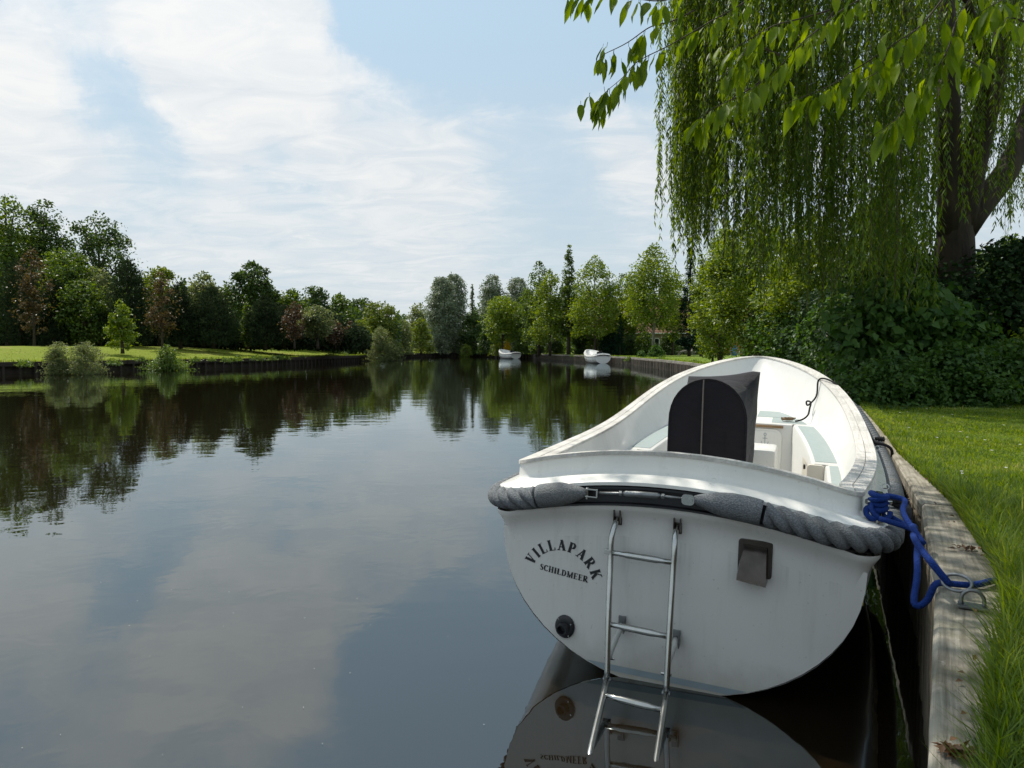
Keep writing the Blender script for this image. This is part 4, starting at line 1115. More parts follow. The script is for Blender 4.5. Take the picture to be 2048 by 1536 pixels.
# the part of the crown above the frame, whose leaves dapple the stern, the quay and the near grass
n = 12000; K = 90
tu, tv = cr_.uniform(.0, 2.3, K), cr_.uniform(-2.6, 1.35, K)              # what they shade, in the boat's own directions
sd = np.array(sun_dir); zz = cr_.uniform(5.3, 7.0, K); tt = (zz - .8) / sd[2]
cc = np.stack([.659 + .922 * tu + .387 * tv + sd[0] * tt, 2.981 - .387 * tu + .922 * tv + sd[1] * tt, zz], 1)
k = cr_.integers(0, K, n)
P = cc[k] + cr_.normal(size=(n, 3)) * np.array([.26, .26, .22])
P = P[(P[:, 2] > 1.75 + .515 * P[:, 1] + .12)]; n = len(P)
a = cr_.random(n) * 2 * np.pi
D = np.stack([np.cos(a) * .5, np.sin(a) * .5, -np.ones(n)], 1); N = np.stack([np.cos(a), np.sin(a), .6 + .4 * cr_.random(n)], 1)
o = leaf_mesh('upper_foliage', P - np.array(CH), D, N, .10 * (.7 + .5 * cr_.random(n)), .042, L_CHERRY, parent=cherry)
o['kind'] = 'stuff'

# ================================================================== THE MOORED BOAT
BL = 5.886
def half_w(t): return cubic([0, .2, .4, .6, .8, .92, 1.0], [.732, .882, .961, .968, .878, .777, .70], t) * np.sqrt(np.clip(1 - np.asarray(t, float) ** 5, 0, 1))
def sheer(t): return cubic([0, .25, .5, .75, 1.0], [1.033, .967, 1.013, 1.261, 1.491], t)
TRIM_C = 1.136
def crown_z(u): return TRIM_C - (TRIM_C - 1.033) * (np.asarray(u) / .732) ** 2

def boat_path(nside=70, ntr=26, rc=.12):
    """closed outer edge of the gunwale trim: bow > starboard > transom > port, corners rounded"""
    t = 1 - np.linspace(0, 1, nside) ** 2 if False else 1 - (1 - np.linspace(1, 0, nside)) ** 1.8
    S = np.stack([half_w(t), t * BL, sheer(t)], 1); S[0, 0] = 0; S[-1] = (.732, 0, 1.033)
    cor = S[-1].copy()
    S = S[np.linalg.norm(S[:, :2] - cor[:2], axis=1) > rc]
    sd = np.array([float(half_w(.03)), .03 * BL, float(sheer(.03))]) - cor; sd /= np.linalg.norm(sd[:2])
    a = cor + sd * rc
    bu = .732 - rc; b = np.array([bu, 0, float(crown_z(bu))])
    q = np.linspace(0, 1, 9)[:, None]
    arc = (1 - q) ** 2 * a + 2 * q * (1 - q) * cor + q ** 2 * b
    u = np.linspace(bu, -bu, ntr)[1:-1]
    T = np.stack([u, 0 * u, crown_z(u)], 1)
    mir = np.array([-1, 1, 1])
    P = np.concatenate([S, arc, T, (arc * mir)[::-1], (S * mir)[::-1][:-1]])
    nx = np.roll(P, -1, 0); pv = np.roll(P, 1, 0)
    tg = (nx - pv)[:, :2]; tg /= np.linalg.norm(tg, axis=1)[:, None]
    N = np.stack([-tg[:, 1], tg[:, 0]], 1)
    return P, N
BP, BN = boat_path()
def offs(n, dz, P=None, N=None, side=.58):
    P = BP if P is None else P; N = BN if N is None else N
    n = n * np.interp(P[:, 1], [0, .25, 1.3], [1, .95, side]) if n > 0 else n * np.interp(P[:, 1], [0, .02, .30], [.34, .36, 1])
    return np.stack([P[:, 0] + N[:, 0] * n, P[:, 1] + N[:, 1] * n, P[:, 2] + dz], 1)
def sweep(mb, prof, closed_prof, P=None, N=None):
    rings = np.stack([offs(n, dz, P, N) for n, dz in prof], 1)
    rings = np.concatenate([rings, rings[:1]])
    mb.loft([list(map(tuple, r)) for r in rings], closed=closed_prof)

SECT = [math.pi / 2 * k / 14 for k in range(15)]
def hull_mesh(mb):
    """outer skin from the rubbing strake down to the keel, with the transom closing the stern"""
    ts = 1 - (1 - np.linspace(0, 1, 46)) ** 1.8
    rings = []
    for sgn in (1, -1):
        R_ = []
        for t in ts:
            w = float(half_w(t)); top = np.array([w + .03 * float(np.interp(t * BL, [0, .25, 1.3], [1, .97, .78])) * (1 - t ** 8), t * BL + (.03 if t > .999 else 0) - (.03 if t == 0 else 0), float(sheer(t)) - .295])
            if t < .86:
                k = np.array([0, top[1], float(np.interp(t, [0, .12, .3, .6, .86], [.109, .03, -.06, -.06, .02]))])
            else:
                f = (t - .86) / .14; zt = float(sheer(1.0)) - .295
                k = np.array([0, .86 * BL + .14 * BL * (1 - (1 - f) ** 1.9) + .03 * f, .02 + (zt - .02) * f ** 2.2])
            row = []
            for a in SECT:
                c = math.cos(a) ** .95 if a < math.pi / 2 - 1e-6 else 0; s_ = math.sin(a) ** .95
                p = k + (top - k) * c; p[2] = top[2] - (top[2] - k[2]) * s_; p[1] = k[1] + (top[1] - k[1]) * c
                row.append((sgn * p[0], p[1], p[2]))
            R_.append(row)
        mb.loft(R_, closed=False); rings.append(R_)
    return rings

def transom_pts(nx=22):
    rows = []
    W0, zt, zk = .762, 1.033 - .295, .109
    for a in SECT:
        c = math.cos(a) ** .95 if a < math.pi / 2 - 1e-6 else 0.0; s_ = math.sin(a) ** .95
        wj = W0 * c; z = zt - (zt - zk) * s_
        row = []
        for k in range(nx + 1):
            u = -wj + 2 * wj * k / nx
            lift = (float(crown_z(min(abs(u), .732))) - 1.033) * (1 - s_) ** 1.5
            row.append((u, -.0303, z + lift))
        rows.append(row)
    return rows

# bench and sole of the interior
def ubo(v): return cubic([.38, 1, 2, 3, 4, 5.2], [.59, .70, .775, .745, .655, .50], v) * np.sqrt(np.clip(1 - (np.asarray(v, float) / 5.2) ** 9, 0, 1))
def zbench(v): return np.interp(v, [0, 2, 3, 4, 5.2], [.66, .74, .80, .87, .93])
def ubi(v): return cubic([.9, 2.0, 2.6, 3.4, 4.1], [.52, .575, .565, .505, .42], v)
SOLE = .30

boat = empty('moored_boat')
BM = Matrix(((0.9218715, 0.3867506, 0.0240170, 0.659), (-0.3866194, 0.9221843, -0.0100724, 2.981), (-0.0260436, 0.0, 0.9996608, -0.131), (0, 0, 0, 1)))
boat.matrix_world = BM
tag(boat, 'white open tender boat with thick rope fender moored at the quay, stern towards us', 'boat')

m = MB(); hull_mesh(m)
hull = m.build('hull', M_GEL_HULL, boat, smooth=True, angle=50)
m = MB(); m.loft(transom_pts(), closed=False)
transom = m.build('transom', M_GEL_HULL, boat, smooth=True)
BP2, BN2 = boat_path(rc=.014)
m = MB(); sweep(m, [(.074, -.222), (.073, -.236), (.060, -.256), (.046, -.278), (.037, -.300), (.0325, -.325), (.0308, -.35), (.0304, -.372)], False, BP2, BN2)
m.build('rubbing_cove', M_GEL, boat, smooth=True)
m = MB(); sweep(m, [(-.100, -.018), (-.014, -.018), (-.010, -.045), (-.006, -.070), (.004, -.088), (.022, -.098), (.05, -.106), (.082, -.117), (.090, -.122), (.091, -.136), (.072, -.140)], False)
m.build('deck_edge', M_GEL, boat, smooth=True, angle=50)
m = MB(); sweep(m, [(.05, -.1405), (.086, -.1425), (.086, -.152), (.060, -.157), (.060, -.214), (.082, -.218), (.082, -.226), (.045, -.229)], False)
m.build('rubber_belt', M_RUBBER, boat)
# weathered teak capping: inner and outer strip, laid in lengths
def capping(n0, n1, name):
    rings = np.stack([offs(n, dz) for n, dz in [(n0, -.0175), (n0, -.003), (n0 + .003, 0), (n1 - .003, 0), (n1, -.003), (n1, -.0175)]], 1)
    k = len(rings); L = 0; start = 0; cut = []
    seg = np.linalg.norm(np.roll(BP, -1, 0) - BP, axis=1)
    for i in range(k):
        L += seg[i]
        if L > 1.35: cut.append((start, i + 1)); start = i + 1; L = 0
    cut.append((start, k))
    for a, b in cut:
        idx = [i % k for i in range(a, b + 1)]
        if len(idx) < 2: continue
        rr = rings[idx].copy()
        d0 = rr[1] - rr[0]; rr[0] += d0 / max(np.linalg.norm(d0[0]), 1e-6) * .0015
        mm = MB(); mm.loft([list(map(tuple, r)) for r in rr], closed=True, caps=True)
        mm.build(name, M_TEAK, boat, smooth=True, angle=40)
capping(-.058, 0.0, 'outer_capping')
capping(-.112, -.060, 'inner_capping')

# inner liner
rows = []
G = offs(-.104, -.012)
for f in np.linspace(0, 1, 9):
    row = []
    for p, nrm, o in zip(BP, BN, G):
        vv = min(max(p[1], 0), BL) / BL; v2 = .38 + vv * (5.2 - .38)
        if p[1] < .002: uu = p[0] / .62 * .55; uu = max(-.58, min(.58, uu))
        else: uu = math.copysign(float(ubo(v2)), p[0]) if abs(p[0]) > 1e-6 else 0.0
        e = np.array([uu, v2, float(zbench(v2))])
        g = f ** 1.25; q = o * (1 - g) + e * g
        q[2] = o[2] + (e[2] - o[2]) * f
        row.append(tuple(q))
    rows.append(row)
m = MB(); m.loft(rows, closed=True)
liner = m.build('inner_liner', M_GEL_IN, boat, smooth=True)
# bench: starboard and port seats, fore deck, aft deck and their fronts, with softened lips
m = MB()
for sgn in (1, -1):
    for va, vb, cut in ((.9, 2.45, .665), (2.45, 4.1, None)):
        R_ = []
        for v in np.linspace(va, vb, 16):
            zb = float(zbench(v)); ui = cut or float(ubi(v)); uo = float(ubo(v)) + .015
            R_.append([(sgn * uo, v, zb), (sgn * (ui + .03), v, zb), (sgn * (ui + .010), v, zb - .006), (sgn * ui, v, zb - .026), (sgn * (ui - .005), v, SOLE)])
        m.loft(R_, closed=False)
    u0, zb = float(ubi(2.45)), float(zbench(2.45))
    m.quad((sgn * u0, 2.45, zb - .02), (sgn * .68, 2.45, zb - .001), (sgn * .68, 2.45, SOLE), (sgn * u0, 2.45, SOLE))
R_ = []
for v in np.linspace(4.1, 5.19, 14):
    uo = float(ubo(v)) + .015; zb = float(zbench(v)); R_.append([(-uo + 2 * uo * k / 10, v, zb + .0005) for k in range(11)])
m.loft(R_, closed=False)
R_ = []
for v in np.linspace(.36, .9, 6):
    uo = float(ubo(max(v, .38))) + .02; R_.append([(-uo + 2 * uo * k / 10, v, float(zbench(v))) for k in range(11)])
m.loft(R_, closed=False)
zf = float(zbench(4.1)); za = float(zbench(.9))
m.loft([[(-.42, 4.1, zf), (.42, 4.1, zf)], [(-.42, 4.085, zf - .008), (.42, 4.085, zf - .008)], [(-.42, 4.08, zf - .03), (.42, 4.08, zf - .03)], [(-.42, 4.08, SOLE), (.42, 4.08, SOLE)]], closed=False)
m.loft([[(-.54, .9, za), (.54, .9, za)], [(-.54, .91, SOLE), (.54, .91, SOLE)]], closed=False)
m.quad((-.6, .8, SOLE), (.6, .8, SOLE), (.6, 4.2, SOLE), (-.6, 4.2, SOLE))
bench = m.build('bench', M_GEL_IN, boat, smooth=True, angle=35)
# non-slip panels
def panel(vs, fin, fout, name='nonslip_panel', mat=M_NONSKID, sgns=(1, -1)):
    for sgn in sgns:
        R_ = []
        for v in np.linspace(vs[0], vs[1], 14):
            a, b, z = fin(v), fout(v), float(zbench(v))
            R_.append([(sgn * a, v, z - .002), (sgn * a, v, z + .003), (sgn * b, v, z + .003), (sgn * b, v, z - .002)])
        mm = MB(); mm.loft(R_, closed=True, caps=True); mm.build(name, mat, boat)
panel((2.53, 4.02), lambda v: float(ubi(v)) + .035, lambda v: float(ubo(v)) - .02)
panel((1.35, 2.42), lambda v: .695, lambda v: float(ubo(v)) - .02)
panel((4.14, 4.46), lambda v: .23, lambda v: float(ubo(v)) - .05)
panel((4.48, 4.92), lambda v: .08, lambda v: max(.10, float(ubo(v)) - .07))
# bulkhead hatch with its anchor mark and teak handrail
def round_rect(cx, cy, w, h, r, n=5):
    pts = []
    for sx, sy, a0 in ((1, 1, 0), (-1, 1, 90), (-1, -1, 180), (1, -1, 270)):
        for k in range(n + 1):
            a = R(a0 + 90 * k / n); pts.append((cx + sx * (w / 2 - r) + r * math.cos(a), cy + sy * (h / 2 - r) + r * math.sin(a)))
    return pts
def plate_yz(mb, poly, v0, v1):
    """slab in the across/height plane, between two fore-and-aft positions"""
    b = len(mb.v); n = len(poly)
    mb.v += [(p[0], v0, p[1]) for p in poly] + [(p[0], v1, p[1]) for p in poly]
    mb.f.append(tuple(b + i for i in range(n))); mb.f.append(tuple(b + n + i for i in reversed(range(n))))
    for i in range(n): mb.f.append((b + i, b + n + i, b + n + (i + 1) % n, b + (i + 1) % n))
m = MB(); plate_yz(m, round_rect(.0, .60, .66, .44, .07), 4.079, 4.068); plate_yz(m, round_rect(.0, .60, .62, .40, .06), 4.068, 4.064)
hatch = m.build('hatch', M_GEL, boat)
m = MB()
for q in ([(.182, 4.062, .755), (.182, 4.062, .665)], [(.160, 4.062, .730), (.204, 4.062, .730)], [(.150, 4.062, .700), (.160, 4.062, .675), (.182, 4.062, .662), (.204, 4.062, .675), (.214, 4.062, .700)]):
    m.tube(q, .0028, 5)
m.tube([(.182 + .012 * math.cos(a), 4.062, .768 + .012 * math.sin(a)) for a in np.linspace(0, 2 * math.pi, 10)], .0025, 5)
m.build('anchor_mark', M_GREYLINE, hatch)
m = MB(); m.box((0, 4.066, .846), (.68, .022, .024)); m.build('teak_rail', M_TEAK_WARM, boat, bevel=.004)
m = MB(); m.box((.215, 3.1, .54), (.21, .42, .48)); m.build('locker_box', M_GEL_IN, boat, bevel=.03, smooth=True, angle=50)
m = MB(); plate_yz(m, round_rect(.607, .645, .112, .24, .022), 2.452, 2.40); m.build('seat_pad', M_BEIGE, boat, smooth=True, angle=40)
m = MB(); m.loft([[(float(ubi(v)) - .012, v, .44), (float(ubi(v)) - .014, v, .72 - .0 * v)] for v in np.linspace(2.45, 3.1, 8)], closed=False); m.build('side_pad', M_BEIGE, boat)
m = MB(); m.box((.532, 2.43, .745), (.016, .05, .03)); m.build('handle', M_BLACK, boat, bevel=.004)

# rope fender
def loop_path(n, dz, step):
    Q = offs(n, dz, side=.90); i0 = int(np.argmin(np.abs(BP[:, 0] + .555) + (BP[:, 1] > .001) * 9)); i1 = int(np.argmin(np.abs(BP[:, 0] - .36) + (BP[:, 1] > .001) * 9))
    seq = list(range(i0, len(Q))) + list(range(0, i1 + 1))
    P = Q[seq]; d = np.r_[0, np.cumsum(np.linalg.norm(np.diff(P, axis=0), axis=1))]
    s_ = np.arange(0, d[-1], step)
    return np.stack([np.interp(s_, d, P[:, k]) for k in range(3)], 1), s_
def frame_rings(P, rad, segs):
    tg = np.gradient(P, axis=0); tg /= np.linalg.norm(tg, axis=1)[:, None]
    up = np.array([0, 0, 1.0]); side = np.cross(tg, up); side /= np.linalg.norm(side, axis=1)[:, None]; u2 = np.cross(side, tg)
    th = np.arange(segs) * 2 * np.pi / segs
    return P[:, None] + rad[..., None] * (np.cos(th)[None, :, None] * side[:, None] + np.sin(th)[None, :, None] * u2[:, None]), th
RP, RS = loop_path(.100, -.170, .0085)
for a_, k_ in ((0, 1),):
    k9 = np.ones(15) / 15
    pad = np.concatenate([np.repeat(RP[:1], 7, 0), RP, np.repeat(RP[-1:], 7, 0)])
    RP = np.stack([np.convolve(pad[:, c], k9, 'valid') for c in range(3)], 1)
segs = 30; th0 = np.arange(segs) * 2 * np.pi / segs
ph = (th0 + np.pi / 3) % (2 * np.pi / 3) - np.pi / 3                 # angle within each of the three strands
strand = .0235 * np.cos(ph) + np.sqrt(.0272 ** 2 - (.0235 * np.sin(ph)) ** 2)
tg = np.gradient(RP, axis=0); tg /= np.linalg.norm(tg, axis=1)[:, None]
side = np.cross(tg, np.array([0, 0, 1.0])); side /= np.linalg.norm(side, axis=1)[:, None]; up2 = np.cross(side, tg)
ang = th0[None] - 2 * np.pi * RS[:, None] / .20
rings = RP[:, None] + strand[None, :, None] * (np.cos(ang)[..., None] * side[:, None] + np.sin(ang)[..., None] * up2[:, None])
m = MB(); m.loft([list(map(tuple, r)) for r in rings], closed=True, caps=True)
m.build('rope_fender', M_ROPE, boat, smooth=True)
def sleeve(u0, u1):
    us = np.linspace(u0, u1, 26); f = np.linspace(0, 1, 26)
    P = np.stack([us, np.full(26, -.100), crown_z(us) - .170 + .004], 1)
    rad = .0505 * np.interp(f, [0, .06, .2, .45, .7, .9, .97, 1], [.96, 1.03, 1.05, 1.04, .84, .50, .34, .26])
    rings, _ = frame_rings(P, np.repeat(rad[:, None], 20, 1), 20)
    mm = MB(); mm.loft([list(map(tuple, r)) for r in rings], closed=True, caps=True)
    return mm.build('rope_sleeve', M_ROPE, boat, smooth=True)
sleeve(-.568, -.345); sleeve(.372, .105)
def tz(u): return float(crown_z(u)) - .168
tb = MB(); tb.tube([(-.30, -.102, tz(-.30)), (-.19, -.104, tz(-.19)), (.0, -.104, tz(0)), (.07, -.102, tz(.07))], .006, 8)
turn = tb.build('turnbuckle', M_STEEL_DULL, boat, smooth=True)
m = MB(); m.tube([(-.185, -.104, tz(-.185)), (-.17, -.104, tz(-.17)), (-.10, -.104, tz(-.10)), (-.04, -.104, tz(-.04)), (-.025, -.104, tz(-.025))], [.008, .0125, .0135, .0125, .008], 12); m.build('barrel', M_STEEL_DULL, turn, smooth=True)
for u in (-.195, -.015):
    m = MB(); m.tube([(u - .006, -.104, tz(u)), (u + .006, -.104, tz(u))], .0115, 6); m.build('lock_nut', M_STEEL_DULL, turn)
m = MB()
for dz in (-.016, .016): m.box((-.322, -.102, tz(-.32) + dz), (.055, .020, .006))
m.box((-.297, -.102, tz(-.30)), (.008, .020, .036)); m.tube([(-.342, -.102, tz(-.34) - .026), (-.342, -.102, tz(-.34) + .026)], .007, 8)
m.build('clevis', M_STEEL, turn, bevel=.0015)
m = MB(); plate_yz(m, round_rect(.088, tz(.088), .052, .044, .016), -.118, -.090); m.tube([(.098, -.124, tz(.09)), (.098, -.086, tz(.09))], .010, 10)
m.build('eye_end', M_STEEL, turn, smooth=True, angle=40)

# boarding ladder
lad = empty('boarding_ladder'); lad.parent = boat
def bpart(mb, name, mat, parent, **kw): return mb.build(name, mat, parent, **kw)
for k, (ut, um, uh, ul) in enumerate([(-.217, -.225, -.190, -.151), (.040, .041, .052, .083)]):
    dz = -.006 * k
    m = MB(); m.tube(spline([(ut, -.052, .838 + dz), (ut - .002, -.085, .820 + dz), (um, -.112, .775 + dz), (um, -.122, .710 + dz), (um + .3 * (uh - um), -.165, .56 + dz), (uh, -.250, .214 + dz)], 22), .0125, 12)
    m.build('rail', M_STEEL, lad, smooth=True)
    m = MB(); m.tube([(uh, -.250, .216 + dz), (uh + .25 * (ul - uh), -.335, .190 + dz), (ul, -.60, .128 + dz), (ul + .05, -1.0, .03 + dz)], .0125, 12)
    m.build('lower_rail', M_STEEL, lad, smooth=True)
    m = MB(); m.tube([(uh - .016, -.250, .214 + dz), (uh + .016, -.250, .214 + dz)], .010, 8); m.build('hinge', M_STEEL_DULL, lad, smooth=True, angle=40)
    m = MB(); m.box((ut, -.038, .850 + dz), (.034, .010, .085)); m.box((ut - .013, -.056, .848 + dz), (.005, .032, .06)); m.box((ut + .013, -.056, .848 + dz), (.005, .032, .06))
    m.build('bracket', M_VENT, lad, bevel=.002)
    us = (-.185, .052)[k]; zs = (.373, .354)[k]
    m = MB(); m.box((us, -.038, zs), (.032, .008, .065)); m.box((us + .014, -.055, zs - .01), (.004, .03, .05)); m.build('standoff_bracket', M_STEEL_DULL, lad, bevel=.002)
    m = MB(); m.tube(spline([(us, -.045, zs - .005), (us - .004, -.09, zs - .03), (us - .012, -.15, zs - .065), ((-.198, .048)[k], -.205, zs - .085)], 10), .0125, 10); m.build('standoff_tube', M_PVC, lad, smooth=True)
    m = MB(); m.tube([(us - .03, -.208, zs - .088), (us + .012, -.208, zs - .088)], .006, 6); m.build('bolt', M_STEEL, lad)
for (a, b) in [((-.225, -.122, .706), (.041, -.122, .700)), ((-.2055, -.198, .425), (.048, -.198, .418)), ((-.178, -.335, .188), (.060, -.335, .181)), ((-.135, -.82, .072), (.108, -.82, .066))]:
    m = MB(); c = Vector(b) - Vector(a)
    m.tube([a, Vector(a) + c * .2, Vector(a) + c * .28, Vector(a) + c * .72, Vector(a) + c * .8, b], [.0115, .0115, .0145, .0145, .0115, .0115], 10)
    m.build('rung', M_STEEL, lad, smooth=True)
m = MB(); m.box((-.236, -.124, .710), (.030, .026, .022)); m.build('clip', M_PVC, lad, bevel=.004)

# exhaust outlet
ex = MB(); c = (-.447, .310)
ex.loft([[(c[0] + r_ * math.cos(a), v, c[1] + r_ * 1.15 * math.sin(a)) for a in np.linspace(0, 2 * math.pi, 25)[:-1]] for r_, v in ((.046, -.034), (.046, -.040), (.040, -.044), (.028, -.046))], closed=True, caps=True)
exo = ex.build('exhaust_outlet', M_BLACK, boat, smooth=True, angle=40)
m = MB()
a = np.linspace(0, 2 * math.pi, 19)[:-1]
m.loft([[(c[0] + dx + r_ * math.cos(t), v, c[1] + dz + r_ * math.sin(t)) for t in a] for r_, v, dx, dz in ((.026, -.044, 0, 0), (.026, -.062, -.004, -.003), (.024, -.072, -.007, -.006), (.019, -.072, -.007, -.006), (.017, -.045, -.003, -.003))], closed=True)
m.build('pipe', M_RUBBER, exo, smooth=True, angle=40)
for dx, dz in ((-.028, .034), (.030, .018), (.020, -.038)):
    m = MB(); m.tube([(c[0] + dx, -.044, c[1] + dz), (c[0] + dx, -.0475, c[1] + dz)], .0035, 6); m.build('screw', M_STEEL, exo)
# ventilation cowl
cw = MB(); plate_yz(cw, [(x, z) for x, z in round_rect(.352, .738, .132, .155, .014)], -.034, -.040)
cowl = cw.build('vent_cowl', M_VENT, boat, bevel=.002)
m = MB()
top = [(.296, -.041, .785), (.404, -.041, .780)]
def hood(w0, w1, z0, z1, out):
    return [(w0, -.041, z0), (w0 + .004, -.041 - out, z0 - .004), (w1 - .004, -.041 - out, z1 - .004), (w1, -.041, z1)]
m.loft([hood(.306, .400, .795, .790, .004), hood(.302, .400, .772, .767, .030), hood(.292, .402, .72, .713, .052), hood(.284, .404, .665, .652, .066)], closed=False)
m.quad(*hood(.306, .400, .795, .790, .004))
m.build('hood', M_VENT, cowl, smooth=True, angle=30)
# waterline stripe
m = MB()
def out_u(z): 
    s_ = min(1, max(0, (.738 - z) / (.738 - .109))); return .762 * math.sqrt(max(0, 1 - s_ ** 2.1))
z0, z1 = .148, .176
m.loft([[(-out_u(z0) + 2 * out_u(z0) * k / 30, -.0326, z0) for k in range(31)], [(-out_u(z1) * .98 + 1.96 * out_u(z1) * k / 30, -.0326, z1) for k in range(31)]], closed=False)
m.build('waterline_stripe', M_GREYLINE, boat)
# yellow fender mark on the starboard quarter
m = MB(); m.box((.7565, .045, .63), (.004, .03, .085)); m.build('sticker', M_YELLOW, boat)

# ---- lettering: serif capitals drawn as strokes
def strokes(ch):
    T, th = .17, .065
    def ln(p, q, w): return [(p, w), (q, w)]
    def sf(x0, x1, y): return ln((x0, y), (x1, y), .05)
    def arc(cx, cy, rx, ry, a0, a1, w0, w1, n=12):
        o = []
        for k in range(n + 1):
            a = R(a0 + (a1 - a0) * k / n); f = abs(math.cos(a)); o.append(((cx + rx * math.cos(a), cy + ry * math.sin(a)), w0 + (w1 - w0) * f))
        return o
    y0, y1 = .025, .975
    G = {
        'I': (.40, [ln((.2, 0), (.2, 1), T), sf(.04, .36, y0), sf(.04, .36, y1)]),
        'L': (.66, [ln((.2, 0), (.2, 1), T), sf(.04, .62, y0), sf(.04, .36, y1), ln((.60, 0), (.62, .24), .05)]),
        'V': (.78, [ln((.16, 1), (.42, 0), T), ln((.62, 1), (.42, 0), th), sf(0, .32, y1), sf(.50, .76, y1)]),
        'A': (.80, [ln((.15, 0), (.40, 1), th), ln((.40, 1), (.66, 0), T), sf(0, .28, y0), sf(.50, .82, y0), ln((.22, .33), (.56, .33), .055)]),
        'P': (.68, [ln((.2, 0), (.2, 1), T), sf(.04, .38, y0), sf(.04, .22, y1), [((.2, .975), .05), ((.38, .975), .05)] , arc(.36, .725, .21, .25, 90, -90, .05, .15), ln((.2, .475), (.36, .475), .05)]),
        'R': (.78, [ln((.2, 0), (.2, 1), T), sf(.04, .36, y0), sf(.04, .22, y1), ln((.2, .975), (.38, .975), .05), arc(.36, .745, .21, .23, 90, -90, .05, .15), ln((.2, .515), (.36, .515), .05), ln((.36, .50), (.66, 0), .16), sf(.56, .80, y0)]),
        'K': (.80, [ln((.2, 0), (.2, 1), T), sf(.04, .36, y0), sf(.04, .36, y1), ln((.26, .42), (.64, 1), th), sf(.5, .78, y1), ln((.36, .58), (.68, 0), .16), sf(.54, .82, y0)]),
        'S': (.58, [[((.48, .80), .05), ((.40, .95), .06), ((.27, .97), .07), ((.13, .88), .12), ((.13, .72), .15), ((.28, .55), .17), ((.43, .38), .16), ((.46, .2), .13), ((.36, .05), .07), ((.22, .02), .06), ((.10, .12), .05), ((.07, .24), .05)]]),
        'C': (.70, [arc(.38, .5, .28, .47, 40, 320, .055, .16, 18)]),
        'H': (.82, [ln((.18, 0), (.18, 1), .15), ln((.62, 0), (.62, 1), .15), sf(.03, .33, y0), sf(.03, .33, y1), sf(.47, .77, y0), sf(.47, .77, y1), ln((.18, .5), (.62, .5), .055)]),
        'D': (.80, [ln((.2, 0), (.2, 1), .15), sf(.04, .30, y0), sf(.04, .30, y1), arc(.30, .5, .34, .475, 90, -90, .05, .15, 14)]),
        'M': (.98, [ln((.14, 0), (.14, 1), th), ln((.16, 1), (.46, 0), .15), ln((.46, 0), (.76, 1), th), ln((.80, 0), (.80, 1), .15), sf(.02, .26, y0), sf(.02, .24, y1), sf(.66, .94, y0), sf(.70, .94, y1)]),
        'E': (.68, [ln((.2, 0), (.2, 1), .15), sf(.04, .60, y0), sf(.04, .58, y1), ln((.2, .51), (.46, .51), .05), ln((.58, .02), (.61, .22), .05), ln((.56, .80), (.57, .98), .05), ln((.46, .42), (.46, .60), .05)]),
    }
    return G[ch]
def letter(mb, ch, org, ang, h, v, wx=1.0):
    w, ss = strokes(ch); ca, sa = math.cos(ang), math.sin(ang)
    for k, st in enumerate(ss):
        L_, R_ = [], []
        for i, (p, wd) in enumerate(st):
            a = st[max(i - 1, 0)][0]; b = st[min(i + 1, len(st) - 1)][0]
            tx, ty = b[0] - a[0], b[1] - a[1]; l = math.hypot(tx, ty) or 1
            wd = wd * 1.45; nx, ny = -ty / l * wd / 2, tx / l * wd / 2
            for lst, s_ in ((L_, 1), (R_, -1)):
                x = ((p[0] + nx * s_) - w / 2) * h * wx; y = (p[1] + ny * s_) * h
                lst.append((org[0] + x * ca - y * sa, v - .00012 * k, org[1] + x * sa + y * ca))
        mb.loft([L_, R_], closed=False)
m = MB(); cx_, cy_, rr = -.473, .506, .150
for ch, a in zip('VILLAPARK', (149, 135.5, 122.5, 107.5, 91, 74.5, 57.5, 40.5, 22)):
    letter(m, ch, (cx_ + rr * math.cos(R(a)), cy_ + rr * math.sin(R(a))), R(a - 90), .048, -.0322, 1.05)
m.build('lettering', M_PRINT, boat)
m = MB(); word = 'SCHILDMEER'; ws = [strokes(c_)[0] for c_ in word]; tot = sum(ws) + .06 * 9; x = 0
p0, p1 = Vector((-.578, .553)), Vector((-.349, .527)); dv = (p1 - p0)
for c_, w in zip(word, ws):
    f = (x + w / 2) / tot; q = p0 + dv * f; letter(m, c_, (q.x, q.y), math.atan2(dv.y, dv.x), .0275, -.0322, dv.length / tot / .0262 * .98); x += w + .06
m.build('lettering', M_PRINT, boat)
# registration plate
pl0, pl1 = Vector((.555, .800)), Vector((.657, .786)); pang = math.atan2(pl1.y - pl0.y, pl1.x - pl0.x)
pc = (pl0 + pl1) / 2 + Vector((-.002, -.016))
reg = MB(); plate_yz(reg, [(-.052, -.015), (.052, -.015), (.052, .015), (-.052, .015)], 0, -.002)
rego = reg.build('registration_plate', M_PLATE, boat); rego.location = (pc.x, -.0310, pc.y); rego.rotation_euler = (0, -pang, 0)
m = MB()
for a, b in (((-.05, -.0135), (.05, -.0135)), ((-.05, .0135), (.05, .0135)), ((-.05, -.0135), (-.05, .0135)), ((.05, -.0135), (.05, .0135))):
    m.tube([(a[0], -.0022, a[1]), (b[0], -.0022, b[1])], .0007, 4)
m.build('border', M_PRINT, rego)
fc = bpy.data.curves.new('txt', 'FONT'); fc.body = 'NL-MYL 5BG06 D010'; fc.size = .0125; fc.align_x = 'CENTER'; fc.align_y = 'CENTER'
fo = bpy.data.objects.new('txt', fc); col.objects.link(fo)
me = bpy.data.meshes.new_from_object(fo.evaluated_get(bpy.context.evaluated_depsgraph_get())); bpy.data.objects.remove(fo)
to = link('lettering', me, M_GREYLINE, rego); to.rotation_euler = (R(90), 0, 0); to.location = (0, -.0026, 0)
